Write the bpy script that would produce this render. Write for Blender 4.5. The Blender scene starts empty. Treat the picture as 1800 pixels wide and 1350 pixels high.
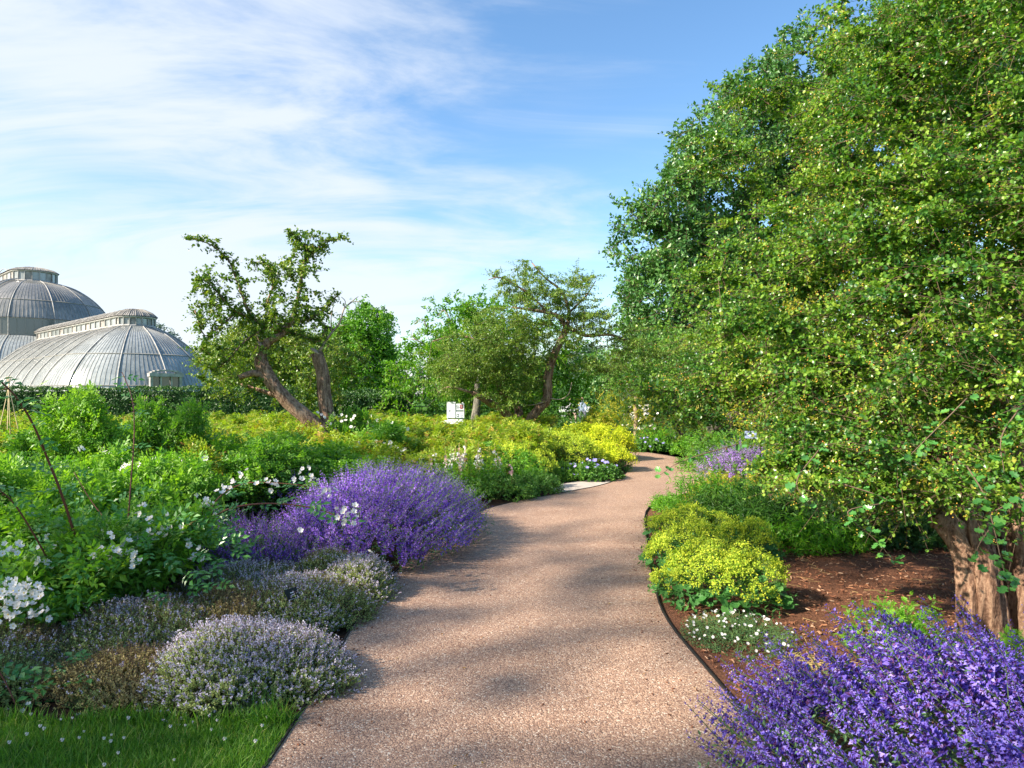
import bpy, math
import numpy as np
from mathutils import Matrix, Vector

S = bpy.context.scene
COL = S.collection
rng = np.random.default_rng(11)

# ------------------------------------------------------------------ camera
CH = 1.65
cam_d = bpy.data.cameras.new("camera")
cam = bpy.data.objects.new("camera", cam_d)
COL.objects.link(cam)
cam.location = (0, 0, CH)
cam.rotation_euler = (math.radians(90), 0, 0)
cam_d.sensor_width = 36
cam_d.lens = 24
cam_d.shift_y = 0.010
cam_d.clip_end = 3000
S.camera = cam

# ------------------------------------------------------------------ light
SUN_EL = math.radians(34)
LD = np.array([0.907, 0.42])                       # way the light travels over the ground
sun_dir = Vector((-LD[0] * math.cos(SUN_EL), -LD[1] * math.cos(SUN_EL), math.sin(SUN_EL)))
w = bpy.data.worlds.new("World")
S.world = w
w.use_nodes = True
nt = w.node_tree
nt.nodes.clear()


def N(nt, t, **kw):
    n = nt.nodes.new(t)
    for k, v in kw.items():
        if k.startswith('i_'):
            n.inputs[k[2:].replace('_', ' ')].default_value = v
        else:
            setattr(n, k, v)
    return n


def math_n(nt, op, a, b=None, clamp=False):
    n = nt.nodes.new('ShaderNodeMath')
    n.operation = op
    n.use_clamp = clamp
    for i, v in enumerate((a, b)):
        if v is None:
            continue
        if isinstance(v, (int, float)):
            n.inputs[i].default_value = v
        else:
            nt.links.new(v, n.inputs[i])
    return n.outputs[0]


def ramp_n(nt, fac, stops, interp='LINEAR'):
    n = nt.nodes.new('ShaderNodeValToRGB')
    cr = n.color_ramp
    cr.interpolation = interp
    while len(cr.elements) > len(stops):
        cr.elements.remove(cr.elements[-1])
    while len(cr.elements) < len(stops):
        cr.elements.new(0.5)
    for e, (p, c) in zip(cr.elements, stops):
        e.position = p
        e.color = (c[0], c[1], c[2], 1) if not isinstance(c, float) else (c, c, c, 1)
    nt.links.new(fac, n.inputs[0])
    return n.outputs[0]


sky = N(nt, 'ShaderNodeTexSky', sky_type='NISHITA', sun_disc=False, sun_elevation=SUN_EL,
        sun_rotation=math.atan2(sun_dir.x, sun_dir.y), altitude=50, air_density=1.0, dust_density=0.5, ozone_density=1.6)
tc = N(nt, 'ShaderNodeTexCoord')
sep = N(nt, 'ShaderNodeSeparateXYZ')
nt.links.new(tc.outputs['Generated'], sep.inputs[0])
zz = math_n(nt, 'ADD', math_n(nt, 'MAXIMUM', sep.outputs[2], 0.0), 0.22)
uu = math_n(nt, 'DIVIDE', sep.outputs[0], zz)
vv = math_n(nt, 'DIVIDE', sep.outputs[1], zz)
comb = N(nt, 'ShaderNodeCombineXYZ')
nt.links.new(uu, comb.inputs[0]); nt.links.new(vv, comb.inputs[1])


def cloud_noise(scale, sx, sy, rot, det, rough, dist, off):
    mp = N(nt, 'ShaderNodeMapping')
    mp.inputs['Rotation'].default_value = (0, 0, math.radians(rot))
    mp.inputs['Scale'].default_value = (sx, sy, 1)
    mp.inputs['Location'].default_value = off
    nt.links.new(comb.outputs[0], mp.inputs[0])
    no = N(nt, 'ShaderNodeTexNoise')
    no.inputs['Scale'].default_value = scale
    no.inputs['Detail'].default_value = det
    no.inputs['Roughness'].default_value = rough
    no.inputs['Distortion'].default_value = dist
    nt.links.new(mp.outputs[0], no.inputs['Vector'])
    return no.outputs[0]


c1 = cloud_noise(0.9, 0.75, 1.2, -20, 4, 0.5, 0.7, (3.1, 1.7, 0))
c2 = cloud_noise(1.7, 0.6, 1.7, -32, 9, 0.6, 1.0, (0.3, 5.2, 2))
c3 = cloud_noise(0.55, 1.0, 1.0, 0, 2, 0.5, 0.2, (7.3, 2.2, 1))
dens = math_n(nt, 'ADD', math_n(nt, 'MULTIPLY', c1, 0.50), math_n(nt, 'MULTIPLY', c2, 0.62))
dens = math_n(nt, 'ADD', dens, math_n(nt, 'MULTIPLY', c3, 0.30))
dens = math_n(nt, 'SUBTRACT', dens, math_n(nt, 'MULTIPLY', math_n(nt, 'ADD', math_n(nt, 'MAXIMUM', math_n(nt, 'MINIMUM', uu, 1.6), -1.3), 0.0), 0.15))
cl = ramp_n(nt, dens, [(0.63, 0.0), (0.90, 1.0)], 'EASE')
hz = ramp_n(nt, sep.outputs[2], [(0.0, 0.2), (0.12, 0.08), (0.3, 0.0)])
cl = math_n(nt, 'MULTIPLY', cl, 0.86)
cl = math_n(nt, 'MAXIMUM', cl, hz)
sc = N(nt, 'ShaderNodeHueSaturation')
sc.inputs['Saturation'].default_value = 1.16
sc.inputs['Value'].default_value = 1.32
sc.inputs['Hue'].default_value = 0.498
nt.links.new(sky.outputs[0], sc.inputs['Color'])
mx = N(nt, 'ShaderNodeMix', data_type='RGBA')
nt.links.new(cl, mx.inputs[0])
nt.links.new(sc.outputs[0], mx.inputs[6])
mx.inputs[7].default_value = (4.5, 4.8, 5.25, 1)
bg = N(nt, 'ShaderNodeBackground')
bg.inputs['Strength'].default_value = 0.085
nt.links.new(mx.outputs[2], bg.inputs[0])
wo = N(nt, 'ShaderNodeOutputWorld')
nt.links.new(bg.outputs[0], wo.inputs[0])

sun_d = bpy.data.lights.new("sun", 'SUN')
sun_d.energy = 5.0
sun_d.angle = math.radians(1.0)
sun_d.color = (1.0, 0.89, 0.74)
sun_o = bpy.data.objects.new("sun", sun_d)
COL.objects.link(sun_o)
sun_o.rotation_euler = sun_dir.to_track_quat('Z', 'Y').to_euler()
sun_o.location = (-20, -10, 20)

S.view_settings.view_transform = 'Standard'
S.view_settings.look = 'None'
S.view_settings.gamma = 1
S.view_settings.use_curve_mapping = False
S.view_settings.exposure = 1.3
S.render.engine = 'CYCLES'
S.cycles.max_bounces = 6
S.cycles.diffuse_bounces = 4
S.cycles.glossy_bounces = 2
S.cycles.transmission_bounces = 3
S.cycles.transparent_max_bounces = 4
S.cycles.caustics_reflective = False
S.cycles.caustics_refractive = False

# ------------------------------------------------------------------ helpers
FP, HY = 1200.0, 693.0


def W(px, py, d):
    return np.array([(px - 900) / FP * d, d, CH - (py - HY) / FP * d])


def G(px, py):
    d = CH * FP / (py - HY)
    return np.array([(px - 900) / FP * d, d, 0.0])


def nrm(v):
    v = np.asarray(v, float)
    return v / np.maximum(np.linalg.norm(v, axis=-1, keepdims=True), 1e-9)


def frames(D, U):
    """columns: x side, y along D, z near U"""
    D = nrm(D)
    X = nrm(np.cross(D, U))
    Z = np.cross(X, D)
    return np.stack([X, D, Z], axis=-1)


def rv(n, s=1.0):
    return rng.normal(size=(n, 3)) * s


class Geo:
    def __init__(s):
        s.V = []; s.T = []; s.M = []; s.R = []; s.Sm = []; s.n = 0

    def add(s, V, T, mi=0, r=0.5, smooth=False):
        V = np.asarray(V, float).reshape(-1, 3); T = np.asarray(T, int).reshape(-1, 3)
        s.V.append(V); s.T.append(T + s.n)
        s.M.append(np.broadcast_to(np.asarray(mi), (len(T),)).copy())
        s.R.append(np.broadcast_to(np.asarray(r, float), (len(V),)).copy())
        s.Sm.append(np.full(len(T), smooth))
        s.n += len(V)

    def scatter(s, tm, P, A, r=None, mi=0, smooth=False):
        """tm = (V, T, mi per tri or None)"""
        V, T, tmi = tm
        n = len(P)
        if n == 0:
            return
        VV = np.einsum('nij,vj->nvi', A, V) + P[:, None]
        TT = T[None] + (np.arange(n) * len(V))[:, None, None]
        if r is None:
            r = rng.random(n)
        m = np.zeros(len(T), int) if tmi is None else tmi
        s.add(VV.reshape(-1, 3), TT.reshape(-1, 3), np.tile(m, n) + mi, np.repeat(r, len(V)), smooth)

    def segs(s, A, B, ra, rb, mi=0, r=0.5, k=3):
        A = np.asarray(A, float); B = np.asarray(B, float)
        n = len(A)
        if n == 0:
            return
        D = nrm(B - A)
        U = np.where(np.abs(D[:, 2:3]) > .9, np.array([[1., 0, 0]]), np.array([[0, 0, 1.]]))
        X = nrm(np.cross(D, U)); Y = np.cross(D, X)
        a = np.arange(k) / k * 2 * np.pi
        ring = X[:, None] * np.cos(a)[None, :, None] + Y[:, None] * np.sin(a)[None, :, None]
        ra = np.broadcast_to(ra, (n,)); rb = np.broadcast_to(rb, (n,))
        VV = np.concatenate([A[:, None] + ring * ra[:, None, None], B[:, None] + ring * rb[:, None, None]], 1)
        t = []
        for i in range(k):
            j = (i + 1) % k
            t += [(i, j, k + j), (i, k + j, k + i)]
        TT = np.array(t)[None] + (np.arange(n) * 2 * k)[:, None, None]
        s.add(VV.reshape(-1, 3), TT.reshape(-1, 3), mi, np.repeat(np.broadcast_to(r, (n,)), 2 * k), True)

    def tube(s, pts, rad, n=8, mi=0, r=0.5, sub=1, flute=0.0, rough=0.0, seed=0, cap=True):
        P = np.asarray(pts, float)
        R = np.broadcast_to(np.asarray(rad, float), (len(P),))
        if sub > 1:
            P, R = smooth_line(P, R, sub)
        m = len(P)
        T = np.gradient(P, axis=0); T = nrm(T)
        X = np.zeros_like(P)
        u = np.array([1., 0, 0]) if abs(T[0, 0]) < .8 else np.array([0, 1., 0])
        x = nrm(u - T[0] * np.dot(u, T[0]))
        for i in range(m):
            x = nrm(x - T[i] * np.dot(x, T[i])); X[i] = x
        Y = np.cross(T, X)
        a = np.arange(n) / n * 2 * np.pi
        rr = R[:, None] * np.ones((m, n))
        if flute or rough:
            q = np.random.default_rng(seed)
            L = np.concatenate([[0], np.cumsum(np.linalg.norm(np.diff(P, axis=0), axis=1))])
            f = np.zeros((m, n))
            for k, am in ((3, 1.), (5, .8), (8, .6), (13, .35)):
                f += am * np.sin(k * a[None] + q.random() * 6.3 + q.normal() * 1.5 * L[:, None] + .5 * np.sin(L[:, None] * 4 + q.random() * 6))
            rr = rr * (1 + flute * f / 1.6) + R[:, None] * rough * q.normal(size=(m, n))
        V = P[:, None] + X[:, None] * (np.cos(a)[None] * rr)[..., None] + Y[:, None] * (np.sin(a)[None] * rr)[..., None]
        V = V.reshape(-1, 3)
        i = np.arange(m - 1)[:, None] * n; j = np.arange(n)[None]; j2 = (j + 1) % n
        q1 = np.stack([i + j, i + j2, i + n + j2], -1).reshape(-1, 3)
        q2 = np.stack([i + j, i + n + j2, i + n + j], -1).reshape(-1, 3)
        TT = [q1, q2]
        if cap:
            V = np.vstack([V, P[-1:], P[:1]])
            e = (m - 1) * n
            TT.append(np.stack([e + np.arange(n), e + (np.arange(n) + 1) % n, np.full(n, m * n)], -1))
            TT.append(np.stack([(np.arange(n) + 1) % n, np.arange(n), np.full(n, m * n + 1)], -1))
        s.add(V, np.vstack(TT), mi, r, True)

    def box(s, c, d, mi=0, r=0.5, rz=0.0, M=None):
        x, y, z = np.asarray(d, float) / 2
        V = np.array([(-x, -y, -z), (x, -y, -z), (x, y, -z), (-x, y, -z), (-x, -y, z), (x, -y, z), (x, y, z), (-x, y, z)])
        if M is not None:
            V = V @ np.asarray(M).T
        if rz:
            cr, sr = math.cos(rz), math.sin(rz)
            V = V @ np.array([[cr, sr, 0], [-sr, cr, 0], [0, 0, 1]])
        s.add(V + np.asarray(c), BOXT, mi, r)

    def mesh(s, name, mats):
        V = np.concatenate(s.V); T = np.concatenate(s.T)
        me = bpy.data.meshes.new(name)
        me.vertices.add(len(V)); me.vertices.foreach_set('co', V.astype(np.float32).ravel())
        me.loops.add(len(T) * 3); me.loops.foreach_set('vertex_index', T.astype(np.int32).ravel())
        me.polygons.add(len(T)); me.polygons.foreach_set('loop_start', np.arange(len(T), dtype=np.int32) * 3)
        me.polygons.foreach_set('material_index', np.concatenate(s.M).astype(np.int32))
        me.polygons.foreach_set('use_smooth', np.concatenate(s.Sm))
        at = me.attributes.new('rnd', 'FLOAT', 'POINT')
        at.data.foreach_set('value', np.concatenate(s.R).astype(np.float32))
        for m in (mats if isinstance(mats, (list, tuple)) else [mats]):
            me.materials.append(m)
        me.update(calc_edges=True)
        return me


BOXT = np.array([(0, 2, 1), (0, 3, 2), (4, 5, 6), (4, 6, 7), (0, 1, 5), (0, 5, 4), (1, 2, 6), (1, 6, 5), (2, 3, 7), (2, 7, 6), (3, 0, 4), (3, 4, 7)])


def smooth_line(P, R, sub):
    m = len(P)
    Q = np.vstack([2 * P[0] - P[1], P, 2 * P[-1] - P[-2]])
    out = []; rr = []
    for i in range(m - 1):
        p0, p1, p2, p3 = Q[i:i + 4]
        for t in np.arange(sub) / sub:
            out.append(.5 * ((2 * p1) + (-p0 + p2) * t + (2 * p0 - 5 * p1 + 4 * p2 - p3) * t * t + (-p0 + 3 * p1 - 3 * p2 + p3) * t ** 3))
            rr.append(R[i] * (1 - t) + R[i + 1] * t)
    out.append(P[-1]); rr.append(R[-1])
    return np.array(out), np.array(rr)


def ob(name, me, parent=None, loc=(0, 0, 0), mat=None, **props):
    o = bpy.data.objects.new(name, me)
    COL.objects.link(o)
    if parent is not None:
        o.parent = parent
    if mat is not None:
        o.matrix_local = mat
    else:
        o.location = loc
    for k, v in props.items():
        o[k] = v
    return o


def thing(name, label, cat, loc=(0, 0, 0), group=None, me=None, rz=0, sc=(1, 1, 1)):
    o = bpy.data.objects.new(name, me)
    COL.objects.link(o)
    o.location = loc; o.rotation_euler = (0, 0, rz); o.scale = sc
    o['label'] = label; o['category'] = cat
    if group:
        o['group'] = group
    return o


def m4(A, p, s):
    M = Matrix([[A[i][j] * s for j in range(3)] + [p[i]] for i in range(3)] + [[0, 0, 0, 1]])
    return M


# ------------------------------------------------------------------ materials
def new_mat(name):
    m = bpy.data.materials.new(name)
    m.use_nodes = True
    m.node_tree.nodes.clear()
    return m, m.node_tree


def leaf_mat(name, stops, trans=0.35, rough=0.45, spec=0.4, tint=(1.25, 1.35, 0.45), objvar=0.0):
    m, t = new_mat(name)
    at = N(t, 'ShaderNodeAttribute', attribute_name='rnd')
    fac = at.outputs['Fac']
    if objvar:
        oi = N(t, 'ShaderNodeObjectInfo')
        a = math_n(t, 'MULTIPLY', math_n(t, 'SUBTRACT', oi.outputs['Random'], 0.5), objvar)
        fac = math_n(t, 'ADD', fac, a, True)
    c = ramp_n(t, fac, stops)
    b = N(t, 'ShaderNodeBsdfPrincipled')
    b.inputs['Roughness'].default_value = rough
    b.inputs['Specular IOR Level'].default_value = spec
    t.links.new(c, b.inputs['Base Color'])
    tr = N(t, 'ShaderNodeBsdfTranslucent')
    mul = N(t, 'ShaderNodeMix', data_type='RGBA', blend_type='MULTIPLY')
    mul.inputs[0].default_value = 1
    t.links.new(c, mul.inputs[6]); mul.inputs[7].default_value = (*tint, 1)
    t.links.new(mul.outputs[2], tr.inputs[0])
    ms = N(t, 'ShaderNodeMixShader'); ms.inputs[0].default_value = trans
    t.links.new(b.outputs[0], ms.inputs[1]); t.links.new(tr.outputs[0], ms.inputs[2])
    o = N(t, 'ShaderNodeOutputMaterial')
    t.links.new(ms.outputs[0], o.inputs[0])
    return m


def plain(name, col, rough=0.6, spec=0.3, metal=0.0, var=None, scale=8.0, bump=0.0, stretch=(1, 1, 1)):
    m, t = new_mat(name)
    b = N(t, 'ShaderNodeBsdfPrincipled')
    b.inputs['Roughness'].default_value = rough
    b.inputs['Specular IOR Level'].default_value = spec
    b.inputs['Metallic'].default_value = metal
    b.inputs['Base Color'].default_value = (*col, 1)
    if var:
        tcn = N(t, 'ShaderNodeTexCoord'); mp = N(t, 'ShaderNodeMapping')
        mp.inputs['Scale'].default_value = stretch
        t.links.new(tcn.outputs['Object'], mp.inputs[0])
        no = N(t, 'ShaderNodeTexNoise'); no.inputs['Scale'].default_value = scale; no.inputs['Detail'].default_value = 8
        no.inputs['Roughness'].default_value = 0.65
        t.links.new(mp.outputs[0], no.inputs['Vector'])
        c = ramp_n(t, no.outputs[0], var)
        t.links.new(c, b.inputs['Base Color'])
        if bump:
            bp = N(t, 'ShaderNodeBump'); bp.inputs['Strength'].default_value = bump; bp.inputs['Distance'].default_value = 0.02
            t.links.new(no.outputs[0], bp.inputs['Height']); t.links.new(bp.outputs[0], b.inputs['Normal'])
    o = N(t, 'ShaderNodeOutputMaterial')
    t.links.new(b.outputs[0], o.inputs[0])
    return m


def bark_mat(name, dark, light, scale=14, strength=0.9, dist=0.03):
    m, t = new_mat(name)
    b = N(t, 'ShaderNodeBsdfPrincipled'); b.inputs['Roughness'].default_value = 0.9; b.inputs['Specular IOR Level'].default_value = 0.15
    tcn = N(t, 'ShaderNodeTexCoord'); mp = N(t, 'ShaderNodeMapping'); mp.inputs['Scale'].default_value = (1, 1, 0.16)
    t.links.new(tcn.outputs['Object'], mp.inputs[0])
    n1 = N(t, 'ShaderNodeTexNoise'); n1.inputs['Scale'].default_value = scale * 1.6; n1.inputs['Detail'].default_value = 9; n1.inputs['Roughness'].default_value = 0.7
    n1.inputs['Distortion'].default_value = 0.6
    t.links.new(mp.outputs[0], n1.inputs['Vector'])
    n2 = N(t, 'ShaderNodeTexNoise'); n2.inputs['Scale'].default_value = scale * 3; n2.inputs['Detail'].default_value = 6
    t.links.new(tcn.outputs['Object'], n2.inputs['Vector'])
    n3 = N(t, 'ShaderNodeTexNoise'); n3.inputs['Scale'].default_value = 2.2; n3.inputs['Detail'].default_value = 3
    t.links.new(tcn.outputs['Object'], n3.inputs['Vector'])
    h = math_n(t, 'ADD', math_n(t, 'MULTIPLY', n1.outputs[0], 0.75), math_n(t, 'MULTIPLY', n2.outputs[0], 0.25))
    hc = math_n(t, 'ADD', h, math_n(t, 'MULTIPLY', math_n(t, 'SUBTRACT', n3.outputs[0], 0.5), 0.25))
    mid = tuple((a + b_) / 2 for a, b_ in zip(dark, light))
    c = ramp_n(t, hc, [(0.36, tuple(d * .45 for d in dark)), (0.45, dark), (0.53, mid), (0.66, light)])
    t.links.new(c, b.inputs['Base Color'])
    bp = N(t, 'ShaderNodeBump'); bp.inputs['Strength'].default_value = strength; bp.inputs['Distance'].default_value = dist
    t.links.new(h, bp.inputs['Height']); t.links.new(bp.outputs[0], b.inputs['Normal'])
    o = N(t, 'ShaderNodeOutputMaterial'); t.links.new(b.outputs[0], o.inputs[0])
    return m


# base greens (linear)
M_haw = leaf_mat('hawthorn_leaf', [(0, (.06, .14, .02)), (.45, (.11, .21, .025)), (.8, (.22, .31, .035)), (1, (.36, .37, .05))], .30, .38, .5)
M_hawB = leaf_mat('olive_hawthorn_leaf', [(0, (.07, .16, .03)), (.5, (.15, .27, .04)), (1, (.34, .42, .07))], .32, .4, .4)
M_hawC = leaf_mat('near_hawthorn_leaf', [(0, (.02, .085, .022)), (.3, (.06, .18, .028)), (.6, (.17, .33, .035)), (.88, (.31, .43, .05)), (1, (.42, .40, .08))], .36, .34, .55)
M_oak = leaf_mat('oak_leaf', [(0, (.04, .12, .035)), (.6, (.09, .23, .05)), (1, (.19, .35, .075))], .25, .4, .5)
M_lime = leaf_mat('lime_leaf', [(0, (.05, .16, .015)), (.5, (.11, .29, .02)), (1, (.23, .42, .03))], .35)
M_walnut = leaf_mat('walnut_leaf', [(0, (.045, .16, .012)), (.5, (.11, .29, .015)), (1, (.25, .43, .02))], .42)
M_hedge = leaf_mat('yew_leaf', [(0, (.012, .05, .010)), (.6, (.028, .095, .014)), (1, (.07, .16, .02))], .15)
M_cedar = leaf_mat('cedar_leaf', [(0, (.05, .10, .08)), (1, (.15, .23, .18))], .1)
M_rose = leaf_mat('rose_leaf', [(0, (.06, .18, .025)), (.5, (.14, .33, .035)), (1, (.30, .50, .05))], .40, .42, .4, objvar=.35)
M_roseY = leaf_mat('yellow_rose_leaf', [(0, (.13, .25, .02)), (.5, (.28, .40, .03)), (.85, (.44, .48, .04)), (1, (.50, .33, .08))], .40, .45, .35, objvar=.35)
M_rosebig = leaf_mat('large_rose_leaf', [(0, (.05, .19, .05)), (.6, (.10, .30, .06)), (1, (.20, .42, .06))], .3, .32, .6, objvar=.5)
M_young = leaf_mat('bronze_young_leaf', [(0, (.30, .12, .04)), (1, (.42, .30, .05))], .4)
M_nepleaf = leaf_mat('catmint_leaf', [(0, (.07, .15, .07)), (.6, (.13, .25, .10)), (1, (.22, .36, .12))], .25, .7, .2)
M_nep = leaf_mat('catmint_flower', [(0, (.15, .06, .38)), (.45, (.27, .13, .64)), (.8, (.40, .22, .80)), (1, (.60, .38, .88))], .30, .6, .2, tint=(1.1, .9, 1.2), objvar=.3)
M_nepB = leaf_mat('violet_catmint_flower', [(0, (.13, .07, .40)), (.45, (.24, .17, .70)), (.8, (.36, .28, .86)), (1, (.52, .42, .92))], .30, .6, .2, tint=(1.1, .9, 1.2), objvar=.25)
M_calyx = leaf_mat('catmint_calyx', [(0, (.10, .03, .12)), (1, (.17, .07, .20))], .2, .7, .2, tint=(1, 1, 1))
M_nepP = leaf_mat('pale_catmint_flower', [(0, (.28, .16, .50)), (.6, (.42, .27, .68)), (1, (.58, .42, .80))], .3, .6, .2, tint=(1.1, .9, 1.1), objvar=.3)
M_thleaf = leaf_mat('thyme_leaf', [(0, (.20, .30, .10)), (.5, (.35, .44, .15)), (1, (.52, .58, .22))], .3, .7, .2, objvar=.5)
M_thbrown = leaf_mat('brown_thyme_leaf', [(0, (.26, .23, .09)), (.5, (.40, .34, .14)), (1, (.52, .41, .19))], .2, .8, .15, objvar=.5)
M_thfl = leaf_mat('thyme_flower', [(0, (.52, .45, .62)), (.6, (.70, .64, .78)), (1, (.88, .85, .9))], .3, .7, .2, tint=(1, 1, 1), objvar=.3)
M_alcleaf = leaf_mat('lady_mantle_leaf', [(0, (.05, .18, .045)), (.6, (.09, .26, .06)), (1, (.15, .34, .06))], .28, .55, .35, objvar=.5)
M_alcfl = leaf_mat('lady_mantle_flower', [(0, (.25, .40, .04)), (.5, (.43, .55, .05)), (1, (.68, .70, .07))], .35, .7, .2, objvar=.3)
M_yel = leaf_mat('bright_yellow_flower', [(0, (.36, .48, .03)), (.5, (.58, .64, .03)), (1, (.80, .77, .06))], .35, .7, .2, objvar=.2)
M_white = leaf_mat('white_petal', [(0, (.78, .74, .72)), (1, (.90, .88, .86))], .25, .6, .2, tint=(1, 1, 1))
M_pink = leaf_mat('pink_petal', [(0, (.75, .42, .42)), (1, (.88, .70, .68))], .25, .6, .2, tint=(1, 1, 1))
M_blue = leaf_mat('blue_petal', [(0, (.22, .22, .62)), (1, (.42, .40, .82))], .25, .6, .2, tint=(1, 1, 1))
M_centre = plain('flower_centre', (.75, .50, .04), .8)
M_haws = leaf_mat('haw_berry', [(0, (.50, .46, .05)), (.6, (.62, .38, .05)), (1, (.52, .18, .05))], .1, .35, .5)
M_fresh = leaf_mat('fresh_leaf', [(0, (.06, .22, .015)), (.5, (.13, .36, .02)), (1, (.28, .50, .03))], .42)
M_mid = leaf_mat('mid_green_leaf', [(0, (.05, .15, .025)), (.5, (.10, .25, .035)), (1, (.20, .38, .045))], .3, objvar=.4)
M_gold = leaf_mat('golden_leaf', [(0, (.20, .27, .02)), (.5, (.40, .42, .03)), (1, (.62, .52, .06))], .42)
M_cat = leaf_mat('catkin', [(0, (.38, .45, .09)), (1, (.62, .62, .18))], .3)
M_grass = leaf_mat('grass_blade', [(0, (.05, .15, .015)), (.5, (.11, .28, .025)), (.9, (.22, .40, .05)), (1, (.42, .40, .14))], .35, .5)
M_stem = plain('green_stem', (.12, .20, .05), .7)
M_cane = plain('rose_cane', (.16, .055, .035), .6)
M_caneG = plain('old_cane', (.20, .17, .05), .7)
M_twig = plain('twig_bark', (.16, .11, .075), .9, .1)
M_straw = plain('straw', (.50, .38, .16), .8)
M_bark = bark_mat('hawthorn_bark', (.14, .085, .058), (.46, .32, .23), 12, 1.0, .04)
M_barkN = bark_mat('near_hawthorn_bark', (.17, .095, .062), (.46, .30, .20), 16, 1.0, .03)
M_barkG = bark_mat('grey_bark', (.09, .085, .07), (.26, .24, .19), 6)
M_dead = plain('dead_wood', (.36, .29, .23), .9, .1)
M_black = plain('black_plastic', (.012, .013, .018), .35, .5)
M_slate = plain('slate_label', (.20, .24, .36), .3, .5)
M_lab = plain('white_print', (.8, .8, .8), .6)
M_signw = plain('sign_board', (.78, .80, .82), .35, .5)
M_grey = plain('print_grey', (.45, .48, .56), .6)
M_red = plain('print_red', (.40, .05, .07), .6)
M_dgreen = plain('sign_frame', (.06, .11, .10), .5)
M_bamboo = plain('bamboo', (.55, .44, .24), .6)
M_post = plain('weathered_post', (.42, .30, .22), .9, .1, var=[(.3, (.28, .20, .15)), (.7, (.52, .38, .28))], scale=6, bump=.5, stretch=(4, 4, .4))
M_edge = plain('black_edging', (.02, .018, .016), .6)
M_slab = plain('concrete_slab', (.5, .45, .4), .9, .1, var=[(.3, (.36, .31, .27)), (.7, (.52, .46, .40))], scale=9, bump=.3)

# soil, mulch ground, grass ground, path
M_soil = plain('soil', (.05, .03, .02), .95, .1, var=[(.3, (.016, .010, .007)), (.55, (.045, .027, .018)), (.75, (.085, .052, .034))], scale=35, bump=1.0)
M_mulchg = plain('mulch_bed', (.1, .05, .03), .95, .1, var=[(.3, (.06, .03, .018)), (.5, (.16, .072, .042)), (.72, (.28, .14, .08))], scale=60, bump=1.0)
M_lawn = plain('lawn_ground', (.06, .15, .02), .9, .1, var=[(.3, (.03, .09, .010)), (.7, (.08, .20, .02))], scale=20, bump=.5)
M_chip = leaf_mat('bark_chip', [(0, (.09, .04, .024)), (.4, (.24, .10, .055)), (.8, (.40, .19, .10)), (1, (.58, .40, .27))], .0, .9, .15)


def path_material():
    m, t = new_mat('resin_gravel')
    b = N(t, 'ShaderNodeBsdfPrincipled'); b.inputs['Roughness'].default_value = .62; b.inputs['Specular IOR Level'].default_value = .35
    tcn = N(t, 'ShaderNodeTexCoord')
    wn = N(t, 'ShaderNodeTexNoise'); wn.inputs['Scale'].default_value = 60
    t.links.new(tcn.outputs['Object'], wn.inputs['Vector'])
    mixv = N(t, 'ShaderNodeVectorMath', operation='MULTIPLY_ADD')
    t.links.new(wn.outputs['Color'], mixv.inputs[0]); mixv.inputs[1].default_value = (.008, .008, 0); t.links.new(tcn.outputs['Object'], mixv.inputs[2])
    vo = N(t, 'ShaderNodeTexVoronoi', feature='F1'); vo.inputs['Scale'].default_value = 118
    t.links.new(mixv.outputs[0], vo.inputs['Vector'])
    ws = N(t, 'ShaderNodeSeparateColor'); t.links.new(vo.outputs['Color'], ws.inputs[0])
    c = ramp_n(t, ws.outputs[0], [(0, (.20, .12, .088)), (.18, (.32, .19, .13)), (.4, (.45, .275, .185)), (.6, (.38, .25, .185)), (.78, (.54, .345, .23)), (.92, (.60, .43, .31)), (1, (.74, .62, .50))])
    gap = ramp_n(t, vo.outputs['Distance'], [(.3, 1.0), (.8, .62)])
    mu = N(t, 'ShaderNodeMix', data_type='RGBA', blend_type='MULTIPLY'); mu.inputs[0].default_value = 1
    t.links.new(c, mu.inputs[6]); t.links.new(gap, mu.inputs[7])
    n2 = N(t, 'ShaderNodeTexNoise'); n2.inputs['Scale'].default_value = 1.3; n2.inputs['Detail'].default_value = 6
    t.links.new(tcn.outputs['Object'], n2.inputs['Vector'])
    st = ramp_n(t, n2.outputs[0], [(.28, (.82, .79, .77)), (.5, (1, 1, 1)), (.72, (1.12, 1.10, 1.07))])
    mu2 = N(t, 'ShaderNodeMix', data_type='RGBA', blend_type='MULTIPLY'); mu2.inputs[0].default_value = 1
    t.links.new(mu.outputs[2], mu2.inputs[6]); t.links.new(st, mu2.inputs[7])
    t.links.new(mu2.outputs[2], b.inputs['Base Color'])
    bp = N(t, 'ShaderNodeBump'); bp.inputs['Strength'].default_value = .9; bp.inputs['Distance'].default_value = .004; bp.invert = True
    t.links.new(vo.outputs['Distance'], bp.inputs['Height']); t.links.new(bp.outputs[0], b.inputs['Normal'])
    o = N(t, 'ShaderNodeOutputMaterial'); t.links.new(b.outputs[0], o.inputs[0])
    return m


M_path = path_material()

# ------------------------------------------------------------------ ground
def poly_obj(name, pts, z, mat, **props):
    me = bpy.data.meshes.new(name)
    me.from_pydata([(p[0], p[1], z) for p in pts], [], [list(range(len(pts)))])
    me.materials.append(mat)
    me.update()
    return ob(name, me, **props)


poly_obj('ground', [(-600, -80), (600, -80), (600, 900), (-600, 900)], -0.004, M_lawn, kind='structure')
poly_obj('flower_bed', [(-30, 3.42), (-1.0, 3.42), (8, 27), (-30, 27)], 0.0, M_soil, kind='structure')
right_bed = poly_obj('mulched_bed', [(0.9, 0.5), (16, 0.5), (16, 24), (3, 24), (3.2, 17), (.9, 9)], 0.0, M_mulchg, kind='structure')

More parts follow.
